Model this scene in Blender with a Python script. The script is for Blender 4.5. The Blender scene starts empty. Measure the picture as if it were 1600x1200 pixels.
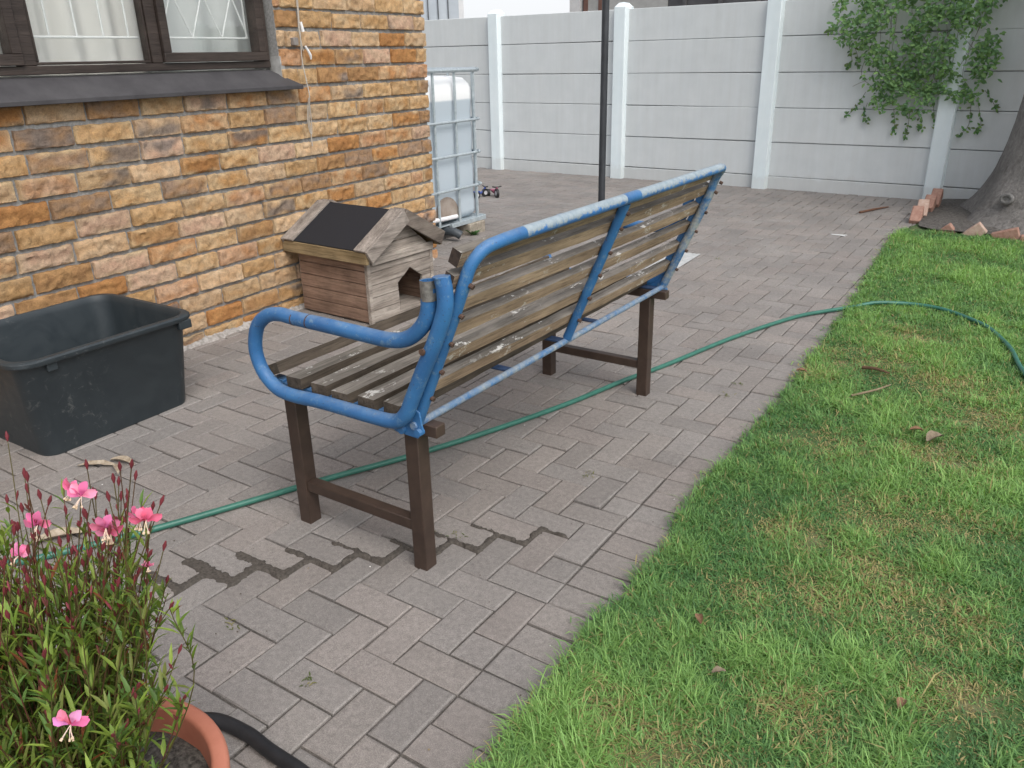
import bpy, bmesh, math, random
import numpy as np
from mathutils import Vector, Matrix, noise
rng = random.Random(7)
nrg = np.random.default_rng(7)
R = math.radians
SC = bpy.context.scene

# ------------------------------------------------------------------ camera
cam_d = bpy.data.cameras.new('camera'); cam = bpy.data.objects.new('camera', cam_d)
SC.collection.objects.link(cam); SC.camera = cam
cam_d.sensor_width = 36; cam_d.lens = 36 * 1250 / 1600
cam_d.clip_start = .05; cam_d.clip_end = 500
def cam_basis(p, r, yaw):
    fh = Vector((-math.sin(yaw), math.cos(yaw), 0)); rt = Vector((math.cos(yaw), math.sin(yaw), 0)); up = Vector((0, 0, 1))
    fw = fh * math.cos(p) - up * math.sin(p); u = up * math.cos(p) + fh * math.sin(p)
    return rt * math.cos(r) + u * math.sin(r), -rt * math.sin(r) + u * math.cos(r), fw
_r, _u, _f = cam_basis(.38921749, -.02215822, .59358875)
cam.matrix_world = Matrix(((_r.x, _u.x, -_f.x, 0), (_r.y, _u.y, -_f.y, 0), (_r.z, _u.z, -_f.z, 1.4), (0, 0, 0, 1)))

# ------------------------------------------------------------------ light
SUN_EL, SUN_AZ = 50, 118          # azimuth measured from +Y towards +X
w = bpy.data.worlds.new('World'); SC.world = w; w.use_nodes = True
nt = w.node_tree; bg = nt.nodes['Background']
sky = nt.nodes.new('ShaderNodeTexSky'); sky.sky_type = 'NISHITA'; sky.sun_disc = False
sky.sun_elevation = R(SUN_EL); sky.sun_rotation = R(SUN_AZ)
sky.air_density = 1.0; sky.dust_density = 4.0; sky.ozone_density = 1.0
hs = nt.nodes.new('ShaderNodeHueSaturation'); hs.inputs['Saturation'].default_value = .46
nt.links.new(sky.outputs[0], hs.inputs['Color']); 
# bright cloud bank low in the overcast sky
tcw = nt.nodes.new('ShaderNodeTexCoord'); sxw = nt.nodes.new('ShaderNodeSeparateXYZ'); nt.links.new(tcw.outputs['Generated'], sxw.inputs[0])
rw = nt.nodes.new('ShaderNodeMapRange'); rw.inputs['From Min'].default_value = .10; rw.inputs['From Max'].default_value = .50; rw.inputs['To Min'].default_value = .85; rw.inputs['To Max'].default_value = .12
nt.links.new(sxw.outputs['Z'], rw.inputs['Value'])
mw = nt.nodes.new('ShaderNodeMix'); mw.data_type = 'RGBA'; mw.inputs[7].default_value = (4.9, 5.0, 5.15, 1)
nt.links.new(rw.outputs[0], mw.inputs[0]); nt.links.new(hs.outputs[0], mw.inputs[6]); nt.links.new(mw.outputs[2], bg.inputs['Color'])
bg.inputs['Strength'].default_value = .15
sd = bpy.data.lights.new('sun', 'SUN'); sun = bpy.data.objects.new('sun', sd); SC.collection.objects.link(sun)
sd.energy = 1.1; sd.angle = R(45); sd.color = (1, .965, .92)
_d = Vector((math.sin(R(SUN_AZ)) * math.cos(R(SUN_EL)), math.cos(R(SUN_AZ)) * math.cos(R(SUN_EL)), math.sin(R(SUN_EL))))
sun.rotation_euler = _d.to_track_quat('Z', 'Y').to_euler()
vs = SC.view_settings; vs.view_transform = 'Standard'; vs.look = 'None'; vs.gamma = 1; vs.exposure = 0.5
SC.cycles.max_bounces = 8; SC.cycles.transparent_max_bounces = 12

# ------------------------------------------------------------------ helpers
COL = SC.collection
class MB:
    def __init__(s): s.v = []; s.f = []; s.m = []; s.c = []
    def add(s, vs_, fs, mi=0, col=None):
        b = len(s.v); s.v += [tuple(p) for p in vs_]
        s.c += ([col] * len(vs_)) if (col is None or not isinstance(col, list)) else col
        for f in fs: s.f.append(tuple(b + i for i in f)); s.m.append(mi)
        return b
    def box(s, a, b, mi=0, col=None, M=None):
        x0, y0, z0 = a; x1, y1, z1 = b
        p = [Vector(q) for q in ((x0, y0, z0), (x1, y0, z0), (x1, y1, z0), (x0, y1, z0), (x0, y0, z1), (x1, y0, z1), (x1, y1, z1), (x0, y1, z1))]
        if M is not None: p = [M @ q for q in p]
        fs = [(0, 3, 2, 1), (4, 5, 6, 7), (0, 1, 5, 4), (1, 2, 6, 5), (2, 3, 7, 6), (3, 0, 4, 7)]
        if mi == 'wood':    # weathered on the upward face only
            s.add(p, [f for i, f in enumerate(fs) if i != 1], 1, col); s.add([p[4], p[5], p[6], p[7]], [(0, 1, 2, 3)], 0, col)
        else: s.add(p, fs, mi, col)
    def hexa(s, p, mi=0, col=None):
        s.add(p, [(0, 3, 2, 1), (4, 5, 6, 7), (0, 1, 5, 4), (1, 2, 6, 5), (2, 3, 7, 6), (3, 0, 4, 7)], mi, col)
    def prism(s, poly, z0, z1, axis='z', mi=0, col=None):
        """poly of 2-D points extruded along an axis"""
        n = len(poly)
        def P(q, t): return {'z': (q[0], q[1], t), 'x': (t, q[0], q[1]), 'y': (q[0], t, q[1])}[axis]
        s.add([P(q, z0) for q in poly] + [P(q, z1) for q in poly],
              [tuple(reversed(range(n))), tuple(range(n, 2 * n))] + [(i, (i + 1) % n, n + (i + 1) % n, n + i) for i in range(n)], mi, col)
    def tube(s, pts, r, n=12, smooth=0, mi=0, cap=True, hollow=False, col=None):
        pts = [Vector(p) for p in pts]
        if smooth: pts = catmull(pts, smooth)
        N = len(pts); rr = r if isinstance(r, (list, tuple)) else [r] * N
        if len(rr) != N: rr = [rr[int(i * (len(rr) - 1) / max(1, N - 1))] + (rr[min(len(rr) - 1, int(i * (len(rr) - 1) / max(1, N - 1)) + 1)] - rr[int(i * (len(rr) - 1) / max(1, N - 1))]) * ((i * (len(rr) - 1) / max(1, N - 1)) % 1) for i in range(N)]
        T = [(pts[min(i + 1, N - 1)] - pts[max(i - 1, 0)]).normalized() for i in range(N)]
        a = Vector((0, 0, 1)) if abs(T[0].z) < .9 else Vector((1, 0, 0))
        u = (a - T[0] * a.dot(T[0])).normalized(); V = []
        for i in range(N):
            u = (u - T[i] * u.dot(T[i])).normalized(); b = T[i].cross(u)
            for k in range(n):
                t = 2 * math.pi * k / n; V.append(pts[i] + (u * math.cos(t) + b * math.sin(t)) * rr[i])
        F = []
        for i in range(N - 1):
            for k in range(n):
                k2 = (k + 1) % n; F.append((i * n + k, i * n + k2, (i + 1) * n + k2, (i + 1) * n + k))
        if cap and not hollow: F += [tuple(reversed(range(n))), tuple(range((N - 1) * n, N * n))]
        base = s.add(V, F, mi, col)
        if hollow:
            for i, sg in ((0, 1), (N - 1, -1)):
                ins = [pts[i] + (V[i * n + k] - pts[i]) * .8 for k in range(n)]
                deep = [q + T[i] * sg * .03 for q in ins]
                ring = V[i * n:(i + 1) * n]
                b = len(s.v)
                F2 = []
                for k in range(n):
                    k2 = (k + 1) % n
                    F2 += [(k, k2, n + k2, n + k), (n + k, n + k2, 2 * n + k2, 2 * n + k)]
                F2.append(tuple(range(2 * n, 3 * n)))
                s.add(ring + ins + deep, F2, mi, col)
    def lathe(s, prof, n=32, c=(0, 0), mi=0, col=None, closed=False):
        V = []; N = len(prof)
        for r, z in prof:
            for k in range(n):
                t = 2 * math.pi * k / n; V.append((c[0] + r * math.cos(t), c[1] + r * math.sin(t), z))
        F = []
        for i in range(N - (0 if closed else 1)):
            j = (i + 1) % N
            for k in range(n):
                k2 = (k + 1) % n; F.append((i * n + k, i * n + k2, j * n + k2, j * n + k))
        s.add(V, F, mi, col)
    def build(s, name, mats, parent=None, smooth=True, bevel=0, angle=35):
        me = bpy.data.meshes.new(name)
        me.from_pydata(s.v, [], s.f)
        if not isinstance(mats, (list, tuple)): mats = [mats]
        for m in mats: me.materials.append(m)
        me.polygons.foreach_set('material_index', s.m)
        if any(c is not None for c in s.c):
            at = me.color_attributes.new('col', 'FLOAT_COLOR', 'POINT')
            arr = np.array([(c if c is not None else (.5, .5, .5)) for c in s.c], dtype=np.float32)
            arr = np.c_[arr[:, :3], np.ones(len(arr), np.float32)]
            at.data.foreach_set('color', arr.ravel())
        if smooth:
            me.polygons.foreach_set('use_smooth', [True] * len(me.polygons)); me.update()
            me.set_sharp_from_angle(angle=R(angle))
        me.update()
        o = bpy.data.objects.new(name, me); COL.objects.link(o)
        if parent: o.parent = parent
        if bevel:
            b = o.modifiers.new('bevel', 'BEVEL'); b.width = bevel; b.segments = 2; b.limit_method = 'ANGLE'; b.angle_limit = R(40)
        return o
def catmull(p, k):
    out = []
    q = [p[0] * 2 - p[1]] + p + [p[-1] * 2 - p[-2]]
    for i in range(1, len(q) - 2):
        for j in range(k):
            t = j / k
            out.append(.5 * ((2 * q[i]) + (q[i + 1] - q[i - 1]) * t + (2 * q[i - 1] - 5 * q[i] + 4 * q[i + 1] - q[i + 2]) * t * t + (3 * q[i] - q[i - 1] - 3 * q[i + 1] + q[i + 2]) * t ** 3))
    out.append(p[-1]); return out
def tag(o, label=None, cat=None, group=None, kind=None):
    if label: o['label'] = label
    if cat: o['category'] = cat
    if group: o['group'] = group
    if kind: o['kind'] = kind
    return o
def thing(name, label, cat, loc=(0, 0, 0), rz=0, group=None):
    o = bpy.data.objects.new(name, None); COL.objects.link(o); o.empty_display_size = .1
    o.location = loc; o.rotation_euler = (0, 0, rz); return tag(o, label, cat, group)
def np_mesh(name, V, F, mats, col=None, parent=None, smooth=False):
    """fast mesh from arrays; F is (n,k)"""
    me = bpy.data.meshes.new(name); V = np.asarray(V, np.float32); F = np.asarray(F, np.int32)
    me.vertices.add(len(V)); me.vertices.foreach_set('co', V.ravel())
    k = F.shape[1]; me.loops.add(F.size); me.loops.foreach_set('vertex_index', F.ravel())
    me.polygons.add(len(F)); me.polygons.foreach_set('loop_start', np.arange(0, F.size, k, dtype=np.int32))
    me.polygons.foreach_set('loop_total', np.full(len(F), k, np.int32))
    me.materials.append(mats)
    if col is not None:
        at = me.color_attributes.new('col', 'FLOAT_COLOR', 'POINT')
        at.data.foreach_set('color', np.c_[np.asarray(col, np.float32)[:, :3], np.ones(len(V), np.float32)].ravel())
    if smooth: me.polygons.foreach_set('use_smooth', np.ones(len(F), bool))
    me.update(calc_edges=True); me.validate()
    o = bpy.data.objects.new(name, me); COL.objects.link(o)
    if parent: o.parent = parent
    return o

# ------------------------------------------------------------------ materials
class N:
    def __init__(s, name):
        s.m = bpy.data.materials.new(name); s.m.use_nodes = True; s.t = s.m.node_tree
        s.b = s.t.nodes['Principled BSDF']; s.out = s.t.nodes['Material Output']; s._tc = None
    def L(s, a, b): s.t.links.new(a, b)
    def tc(s, scale=(1, 1, 1)):
        if s._tc is None: s._tc = s.t.nodes.new('ShaderNodeTexCoord')
        m = s.t.nodes.new('ShaderNodeMapping'); m.inputs['Scale'].default_value = scale
        s.L(s._tc.outputs['Object'], m.inputs['Vector']); return m.outputs[0]
    def noise(s, scale, detail=4, rough=.6, stretch=(1, 1, 1), dist=0):
        n = s.t.nodes.new('ShaderNodeTexNoise'); n.inputs['Scale'].default_value = scale
        n.inputs['Detail'].default_value = detail; n.inputs['Roughness'].default_value = rough; n.inputs['Distortion'].default_value = dist
        s.L(s.tc(stretch), n.inputs['Vector']); return n.outputs['Fac']
    def ramp(s, fac, stops, interp='LINEAR'):
        r = s.t.nodes.new('ShaderNodeValToRGB'); r.color_ramp.interpolation = interp
        e = r.color_ramp.elements
        while len(e) > 1: e.remove(e[0])
        for i, (p, c) in enumerate(stops):
            x = e[0] if i == 0 else e.new(p)
            x.position = p; x.color = (*c, 1) if isinstance(c, (tuple, list)) else (c, c, c, 1)
        s.L(fac, r.inputs[0]); return r.outputs[0]
    def mix(s, a, b, fac, mode='MIX'):
        n = s.t.nodes.new('ShaderNodeMix'); n.data_type = 'RGBA'; n.blend_type = mode
        for k, v in ((6, a), (7, b), (0, fac)):
            sock = n.inputs[k]
            if isinstance(v, bpy.types.NodeSocket): s.L(v, sock)
            elif isinstance(v, (tuple, list)): sock.default_value = (*v, 1)
            else: sock.default_value = v if k == 0 else (v, v, v, 1)
        return n.outputs[2]
    def attr(s, name='col'):
        a = s.t.nodes.new('ShaderNodeAttribute'); a.attribute_name = name; return a.outputs['Color']
    def math(s, op, a, b):
        n = s.t.nodes.new('ShaderNodeMath'); n.operation = op
        for i, v in enumerate((a, b)):
            if isinstance(v, bpy.types.NodeSocket): s.L(v, n.inputs[i])
            else: n.inputs[i].default_value = v
        return n.outputs[0]
    def color(s, v):
        if isinstance(v, bpy.types.NodeSocket): s.L(v, s.b.inputs['Base Color'])
        else: s.b.inputs['Base Color'].default_value = (*v, 1)
    def rough(s, v):
        if isinstance(v, bpy.types.NodeSocket): s.L(v, s.b.inputs['Roughness'])
        else: s.b.inputs['Roughness'].default_value = v
    def bump(s, h, strength=.3, dist=.01):
        n = s.t.nodes.new('ShaderNodeBump'); n.inputs['Strength'].default_value = strength; n.inputs['Distance'].default_value = dist
        s.L(h, n.inputs['Height']); s.L(n.outputs[0], s.b.inputs['Normal'])
    def spec(s, v): s.b.inputs['Specular IOR Level'].default_value = v
def simple(name, c1, c2, scale=20, rough=.6, bump=.2, stretch=(1, 1, 1), lo=.35, hi=.65, dist=.003, metal=0, spec=.4, detail=5):
    n = N(name); f = n.noise(scale, detail, .65, stretch); n.color(n.ramp(f, [(lo, c1), (hi, c2)])); n.rough(rough)
    if bump: n.bump(f, bump, dist)
    n.b.inputs['Metallic'].default_value = metal; n.spec(spec); return n.m

def mat_paver():
    n = N('paver'); c = n.attr()
    sp = n.noise(420, 3, .8); mid = n.noise(60, 4, .7); big = n.noise(2.2, 4, .6)
    c = n.mix(c, n.ramp(sp, [(.3, .45), (.5, 1.0), (.68, 1.5)]), .75, 'MULTIPLY')
    c = n.mix(c, n.ramp(mid, [(.3, .78), (.65, 1.15)]), .8, 'MULTIPLY')
    c = n.mix(c, n.ramp(big, [(.3, (.84, .83, .83)), (.7, (1.10, 1.09, 1.08))]), 1, 'MULTIPLY')
    n.color(c); n.rough(.88); n.spec(.25)
    n.bump(n.math('ADD', n.math('MULTIPLY', sp, .6), mid), .5, .003); return n.m
def mat_joint():
    return simple('joint_sand', (.055, .05, .045), (.13, .118, .105), 120, .95, .5, dist=.004)
def mat_brick():
    n = N('brick'); c = n.attr()
    f1 = n.noise(45, 5, .7); f2 = n.noise(190, 3, .75)
    c = n.mix(c, n.ramp(f1, [(.3, (.62, .58, .55)), (.5, (1, 1, 1)), (.72, (1.25, 1.22, 1.15))]), .8, 'MULTIPLY')
    c = n.mix(c, n.ramp(f2, [(.28, .6), (.5, 1), (.75, 1.25)]), .6, 'MULTIPLY')
    n.color(c); n.rough(.92); n.spec(.2); n.bump(n.math('ADD', n.math('MULTIPLY', f2, .9), f1), 1.0, .007); return n.m
def mat_leaf(name='leaf', trans=.25, rough=.5):
    n = N(name); c = n.attr(); n.color(c); n.rough(rough); n.spec(.3)
    t = n.t.nodes.new('ShaderNodeBsdfTranslucent'); n.L(n.mix(c, (1.3, 1.35, .6), 1, 'MULTIPLY'), t.inputs['Color'])
    m = n.t.nodes.new('ShaderNodeMixShader'); m.inputs[0].default_value = trans
    n.L(n.b.outputs[0], m.inputs[1]); n.L(t.outputs[0], m.inputs[2]); n.L(m.outputs[0], n.out.inputs['Surface']); return n.m
def mat_wood(name, a, b, axis='y', rough=.85, streak=1, knots=True, drop=0, spec=.2):
    st = {'x': (.06, 1, 1), 'y': (1, .06, 1), 'z': (1, 1, .06)}[axis]
    n = N(name); g = n.noise(130, 6, .7, st, .3); g2 = n.noise(22, 5, .65, st); p = n.noise(7, 4, .6)
    c = n.ramp(g2, [(.3, a), (.7, b)])
    c = n.mix(c, n.ramp(g, [(.32, .45), (.5, 1), (.7, 1.2)]), .8 * streak, 'MULTIPLY')
    c = n.mix(c, n.ramp(p, [(.3, .75), (.7, 1.2)]), .9, 'MULTIPLY')
    if drop:
        d = n.noise(19, 6, .78, (1, .5, 1)); d2 = n.noise(3.6, 2, .5)
        k = n.math('MULTIPLY', n.ramp(d, [(.585, 0.), (.61, 1.)]), n.ramp(d2, [(.43, 0.), (.52, 1.)]))
        c = n.mix(c, (.62, .61, .57), n.math('MULTIPLY', k, drop))
    n.color(c); n.rough(rough); n.spec(spec); n.bump(g, .9, .0035); return n.m
def mat_blue(name, worn=0.0):
    n = N(name); f = n.noise(35, 6, .75); f2 = n.noise(9, 4, .6); f3 = n.noise(160, 3, .7)
    c = n.ramp(f2, [(.3, (.026, .112, .285)), (.7, (.042, .168, .38))])
    c = n.mix(c, (.17, .27, .36), n.ramp(f, [(.56, 0.), (.66, .6)]))          # chalky scuffs
    c = n.mix(c, (.05, .04, .04), n.ramp(f3, [(.655, 0.), (.68, .85)]))          # chips
    c = n.mix(c, (.10, .055, .04), n.ramp(n.noise(48, 6, .8), [(.665, 0.), (.69, .8)]))
    if worn:
        k = n.ramp(n.noise(14, 6, .8), [(.44 - .1 * worn, 1.), (.58 + .04 * worn, 0.)])
        g = n.ramp(n.noise(60, 5, .7), [(.3, (.22, .25, .25)), (.7, (.42, .44, .42))])
        c = n.mix(c, g, k)
    ge = n.t.nodes.new('ShaderNodeNewGeometry'); sx = n.t.nodes.new('ShaderNodeSeparateXYZ'); n.L(ge.outputs['Normal'], sx.inputs[0])
    dust = n.math('MULTIPLY', n.ramp(sx.outputs['Z'], [(.35, 0.), (1, .42)]), n.ramp(n.noise(24, 6, .75), [(.35, .15), (.65, 1.)]))
    c = n.mix(c, (.27, .33, .38), dust)      # dust and chalking on the upward side
    n.color(c); n.rough(n.ramp(f, [(.4, .42), (.65, .62)])); n.spec(.4); n.bump(f, .2, .0015); return n.m
def mat_topworn():
    """top rail: paint worn to grey on the upper half of the tube (object-space height), ragged edge"""
    n = N('worn_rail_paint'); f2 = n.noise(9, 4, .6); rag = n.noise(30, 6, .8)
    blue = n.ramp(f2, [(.3, (.03, .13, .37)), (.7, (.045, .2, .52))])
    sx = n.t.nodes.new('ShaderNodeSeparateXYZ'); n.L(n.tc(), sx.inputs[0])
    h = n.math('MULTIPLY', n.math('SUBTRACT', sx.outputs['Z'], .9885), 14.0)
    yy = n.math('SUBTRACT', n.ramp(sx.outputs['Y'], [(0, 0.), (1, 1.)]), 0)
    k = n.ramp(n.math('ADD', n.math('SUBTRACT', rag, .5), h), [(.0, 0.), (.1, 1.)])
    grey = n.ramp(n.noise(50, 5, .75), [(.3, (.20, .26, .31)), (.7, (.36, .42, .45))])
    c = n.mix(blue, grey, k); c = n.mix(c, (.03, .03, .035), n.ramp(n.noise(70, 5, .8), [(.66, 0.), (.7, .8)]))
    n.color(c); n.rough(.5); return n.m
PAVER, JOINT, BRICK, LEAF = mat_paver(), mat_joint(), mat_brick(), mat_leaf()
MORTAR = simple('mortar', (.20, .20, .195), (.33, .33, .32), 70, .95, .5, dist=.004)
PETAL = mat_leaf('petal', .35, .6)
BLUE = mat_blue('blue_paint'); BLUEWORN = mat_blue('worn_blue_paint', 1.0); TOPWORN = mat_topworn()
BROWN = simple('brown_paint', (.040, .026, .020), (.062, .041, .031), 14, .5, .1, dist=.001, spec=.4)
BENCH_TOP = mat_wood('weathered_slat', (.12, .108, .09), (.26, .235, .205), 'y', drop=1)
BENCH_SIDE = mat_wood('brown_slat', (.20, .14, .095), (.46, .34, .235), 'y', streak=1, drop=.6)
END_WOOD = simple('end_grain', (.03, .022, .018), (.07, .05, .04), 60, .9, .3)
RUST = simple('rusty_steel', (.05, .03, .022), (.12, .07, .05), 90, .75, .4)

# ------------------------------------------------------------------ ground, paving, lawn
g = MB(); g.add([(-150, -150, -.03), (150, -150, -.03), (150, 150, -.03), (-150, 150, -.03)], [(0, 1, 2, 3)])
tag(g.build('ground', simple('earth', (.10, .085, .06), (.2, .17, .12), 3, .95, .2), smooth=False), 'bare earth beyond the yard', 'ground', kind='structure')
LE = [(-2, -.70), (.6, -.70), (1.02, -.71), (1.33, -.755), (1.63, -.75), (1.92, -.735), (2.21, -.76), (2.74, -.775), (3.24, -.775), (4.08, -.795), (4.83, -.825), (5.84, -.885), (6.98, -.95), (7.74, -.93), (12, -.93)]
def lawn_edge(y):
    return float(np.interp(y, [p[0] for p in LE], [p[1] for p in LE])) + .022 * noise.noise(Vector((y * 4.2, .3, 0))) + .022 * noise.noise(Vector((y * 11, 4.3, 0)))
j = MB(); j.add([(-7.5, -1.5, -.0085), (-.70, -1.5, -.0085), (-.70, 9.3, -.0085), (-7.5, 9.3, -.0085)], [(0, 1, 2, 3)])
tag(j.build('paving_bed', JOINT, smooth=False), 'dark sand between the pavers', 'paving bed', kind='structure')
U = .1025
CRX = [(-1.156 - U * k, 1.8635 - U * k) for k in range(0, 9)]      # corners of the opened zig-zag joint
def pav_shift(x, y):
    """pavers either side of the opened joint have crept apart"""
    s = (x - y) + 2.968 ; along = ((x - -1.6) + (y - 1.46)) / 1.414
    d = abs(s) / 1.414
    a = .015 * math.exp(-d / .35) * math.exp(-(along / .62) ** 4)
    sg = -1 if s < 0 else 1
    return sg * a * .7, -sg * a * .7
pv = MB()
PCOLS = [(.238, .222, .209), (.231, .217, .206), (.242, .224, .210), (.228, .215, .204), (.243, .223, .208), (.235, .222, .211), (.245, .224, .210)]
def paver(x0, y0, x1, y1):
    gx = .0029; cx, cy = (x0 + x1) / 2, (y0 + y1) / 2
    dx, dy = pav_shift(cx, cy); dx += rng.gauss(0, .0009); dy += rng.gauss(0, .0009)
    x0 += gx + dx; x1 += dx - gx; y0 += gx + dy; y1 += dy - gx
    z = rng.gauss(0, .0010); tx, ty = rng.gauss(0, .010), rng.gauss(0, .010); c = .0040
    a = rng.gauss(0, .004)
    def P(x, y, dz):
        ux, uy = x - cx, y - cy
        return (cx + ux - a * uy + rng.gauss(0, .0006), cy + uy + a * ux + rng.gauss(0, .0006), z + dz + tx * ux + ty * uy)
    c1 = c * rng.uniform(.7, 1.4)
    V = [P(x0, y0, -.025), P(x1, y0, -.025), P(x1, y1, -.025), P(x0, y1, -.025),
         P(x0, y0, -.0035), P(x1, y0, -.0035), P(x1, y1, -.0035), P(x0, y1, -.0035),
         P(x0 + c1, y0 + c1, 0), P(x1 - c1, y0 + c1, 0), P(x1 - c1, y1 - c1, 0), P(x0 + c1, y1 - c1, 0)]
    F = [(8, 9, 10, 11)]
    for i in range(4):
        k = (i + 1) % 4; F += [(i, k, 4 + k, 4 + i), (4 + i, 4 + k, 8 + k, 8 + i)]
    b = rng.choice(PCOLS); s = rng.uniform(.93, 1.06); col = tuple(v * s for v in b)
    edge = tuple(min(1, v * 1.03) for v in col)
    pv.add(V, F, 0, [edge] * 8 + [col] * 4)
XE, YE = -.951, 1.351
for a in range(0, 64):
    x1 = XE - a * U; x0 = x1 - U
    for jn in range(-28, 76):
        k = (jn + a) % 4; y0 = YE + jn * U
        if y0 > 8.95: continue
        if x1 < -4.05 and y0 < 4.3: continue
        if k == 0: paver(x0, y0, x1, y0 + 2 * U)
        elif k == 2 and a == 0: pass
        elif k == 3:
            if a == 0: paver(x0, y0, x1, y0 + U)          # half paver cut at the edge course
            else: paver(x0, y0, x1 + U, y0 + U)
for jn in range(-28, 75):
    y0 = YE + jn * U; paver(XE + .0005, y0, XE + 2 * U, y0 + U)
tag(pv.build('paving', PAVER, smooth=False), 'grey brown herringbone brick paving', 'paving', kind='structure')

# dirt washed into the opened joint
def seg_d(px, py, a, b):
    ax, ay = a; bx, by = b; vx, vy = bx - ax, by - ay; L = vx * vx + vy * vy
    t = max(0, min(1, ((px - ax) * vx + (py - ay) * vy) / L)); return math.hypot(px - ax - vx * t, py - ay - vy * t)
segs = [((-1.075, 1.8635), (-1.156, 1.8635), .007)]
for k, (cx, cy) in enumerate(CRX):
    wv = [.008, .009, .009, .0095, .010, .0125, .016, .014, .012][k]
    segs.append(((cx, cy), (cx, cy - U), wv)); segs.append(((cx, cy - U), (cx - 1.9 * U if k != 2 else cx - 1.5 * U, cy - U), wv * (.75 if k not in (5, 6) else 1.25)))
dm = MB(); gs = .006; idx = {}
def dirt_h(x, y):
    nz = noise.fractal(Vector((x * 30, y * 30, 3)), .8, 2.2, 5) * .011
    best = -1
    for a, b, wv in segs:
        d_ = seg_d(x, y, a, b)
        if d_ < wv * 1.9: best = max(best, wv - d_ + nz)
    return best
X0, Y0, nx, ny = -2.15, .86, 185, 180
hh = np.array([[dirt_h(X0 + i * gs, Y0 + q * gs) for q in range(ny)] for i in range(nx)])
for i in range(nx):
    for q in range(ny):
        h = hh[i, q]; x, y = X0 + i * gs, Y0 + q * gs
        idx[i, q] = len(dm.v); dm.v.append((x, y, -.0095 + min(.0145, max(0, h + .004) * 2.8) + .0012 * noise.noise(Vector((x * 90, y * 90, 0))))); dm.c.append(None)
for i in range(nx - 1):
    for q in range(ny - 1):
        if max(hh[i, q], hh[i + 1, q], hh[i, q + 1], hh[i + 1, q + 1]) > -.004:
            dm.f.append((idx[i, q], idx[i + 1, q], idx[i + 1, q + 1], idx[i, q + 1])); dm.m.append(0)
tag(dm.build('dirt', simple('damp_dirt', (.045, .039, .034), (.10, .088, .075), 130, .95, .8, dist=.004), angle=60), 'dark damp dirt washed along the opened zigzag joint of the paving', 'dirt', kind='stuff')

# lawn soil
lm = MB(); nx, ny = 60, 110
for i in range(nx):
    for q in range(ny):
        y = -1.5 + 10.4 * q / (ny - 1); xe = lawn_edge(y) - .03; x = xe + (6.0 - xe) * (i / (nx - 1)) ** 1.6
        e = min(1, (x - xe) / .08)
        z = -.012 + .024 * e + (.003 * noise.noise(Vector((x * 3, y * 3, 0))) + .003 * noise.noise(Vector((x * 11, y * 11, 2)))) * e
        lm.v.append((x, y, z)); lm.c.append(None)
for i in range(nx - 1):
    for q in range(ny - 1): lm.f.append((i * ny + q, (i + 1) * ny + q, (i + 1) * ny + q + 1, i * ny + q + 1)); lm.m.append(0)
def mat_soil():
    n = N('lawn_soil'); f = n.noise(18, 6, .7); p = n.noise(2.2, 4, .6); fb = n.noise(150, 3, .7, (1, .4, 1))
    c = n.ramp(f, [(.3, (.030, .065, .016)), (.6, (.065, .11, .03))]); d = n.ramp(fb, [(.3, (.14, .11, .06)), (.7, (.30, .25, .14))])
    n.color(n.mix(c, d, n.ramp(p, [(.5, 0.), (.62, .8)]))); n.rough(.95); n.bump(fb, .6, .006); return n.m
tag(lm.build('lawn_soil', mat_soil()), 'soil and thatch under the lawn', 'lawn', kind='structure')

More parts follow.
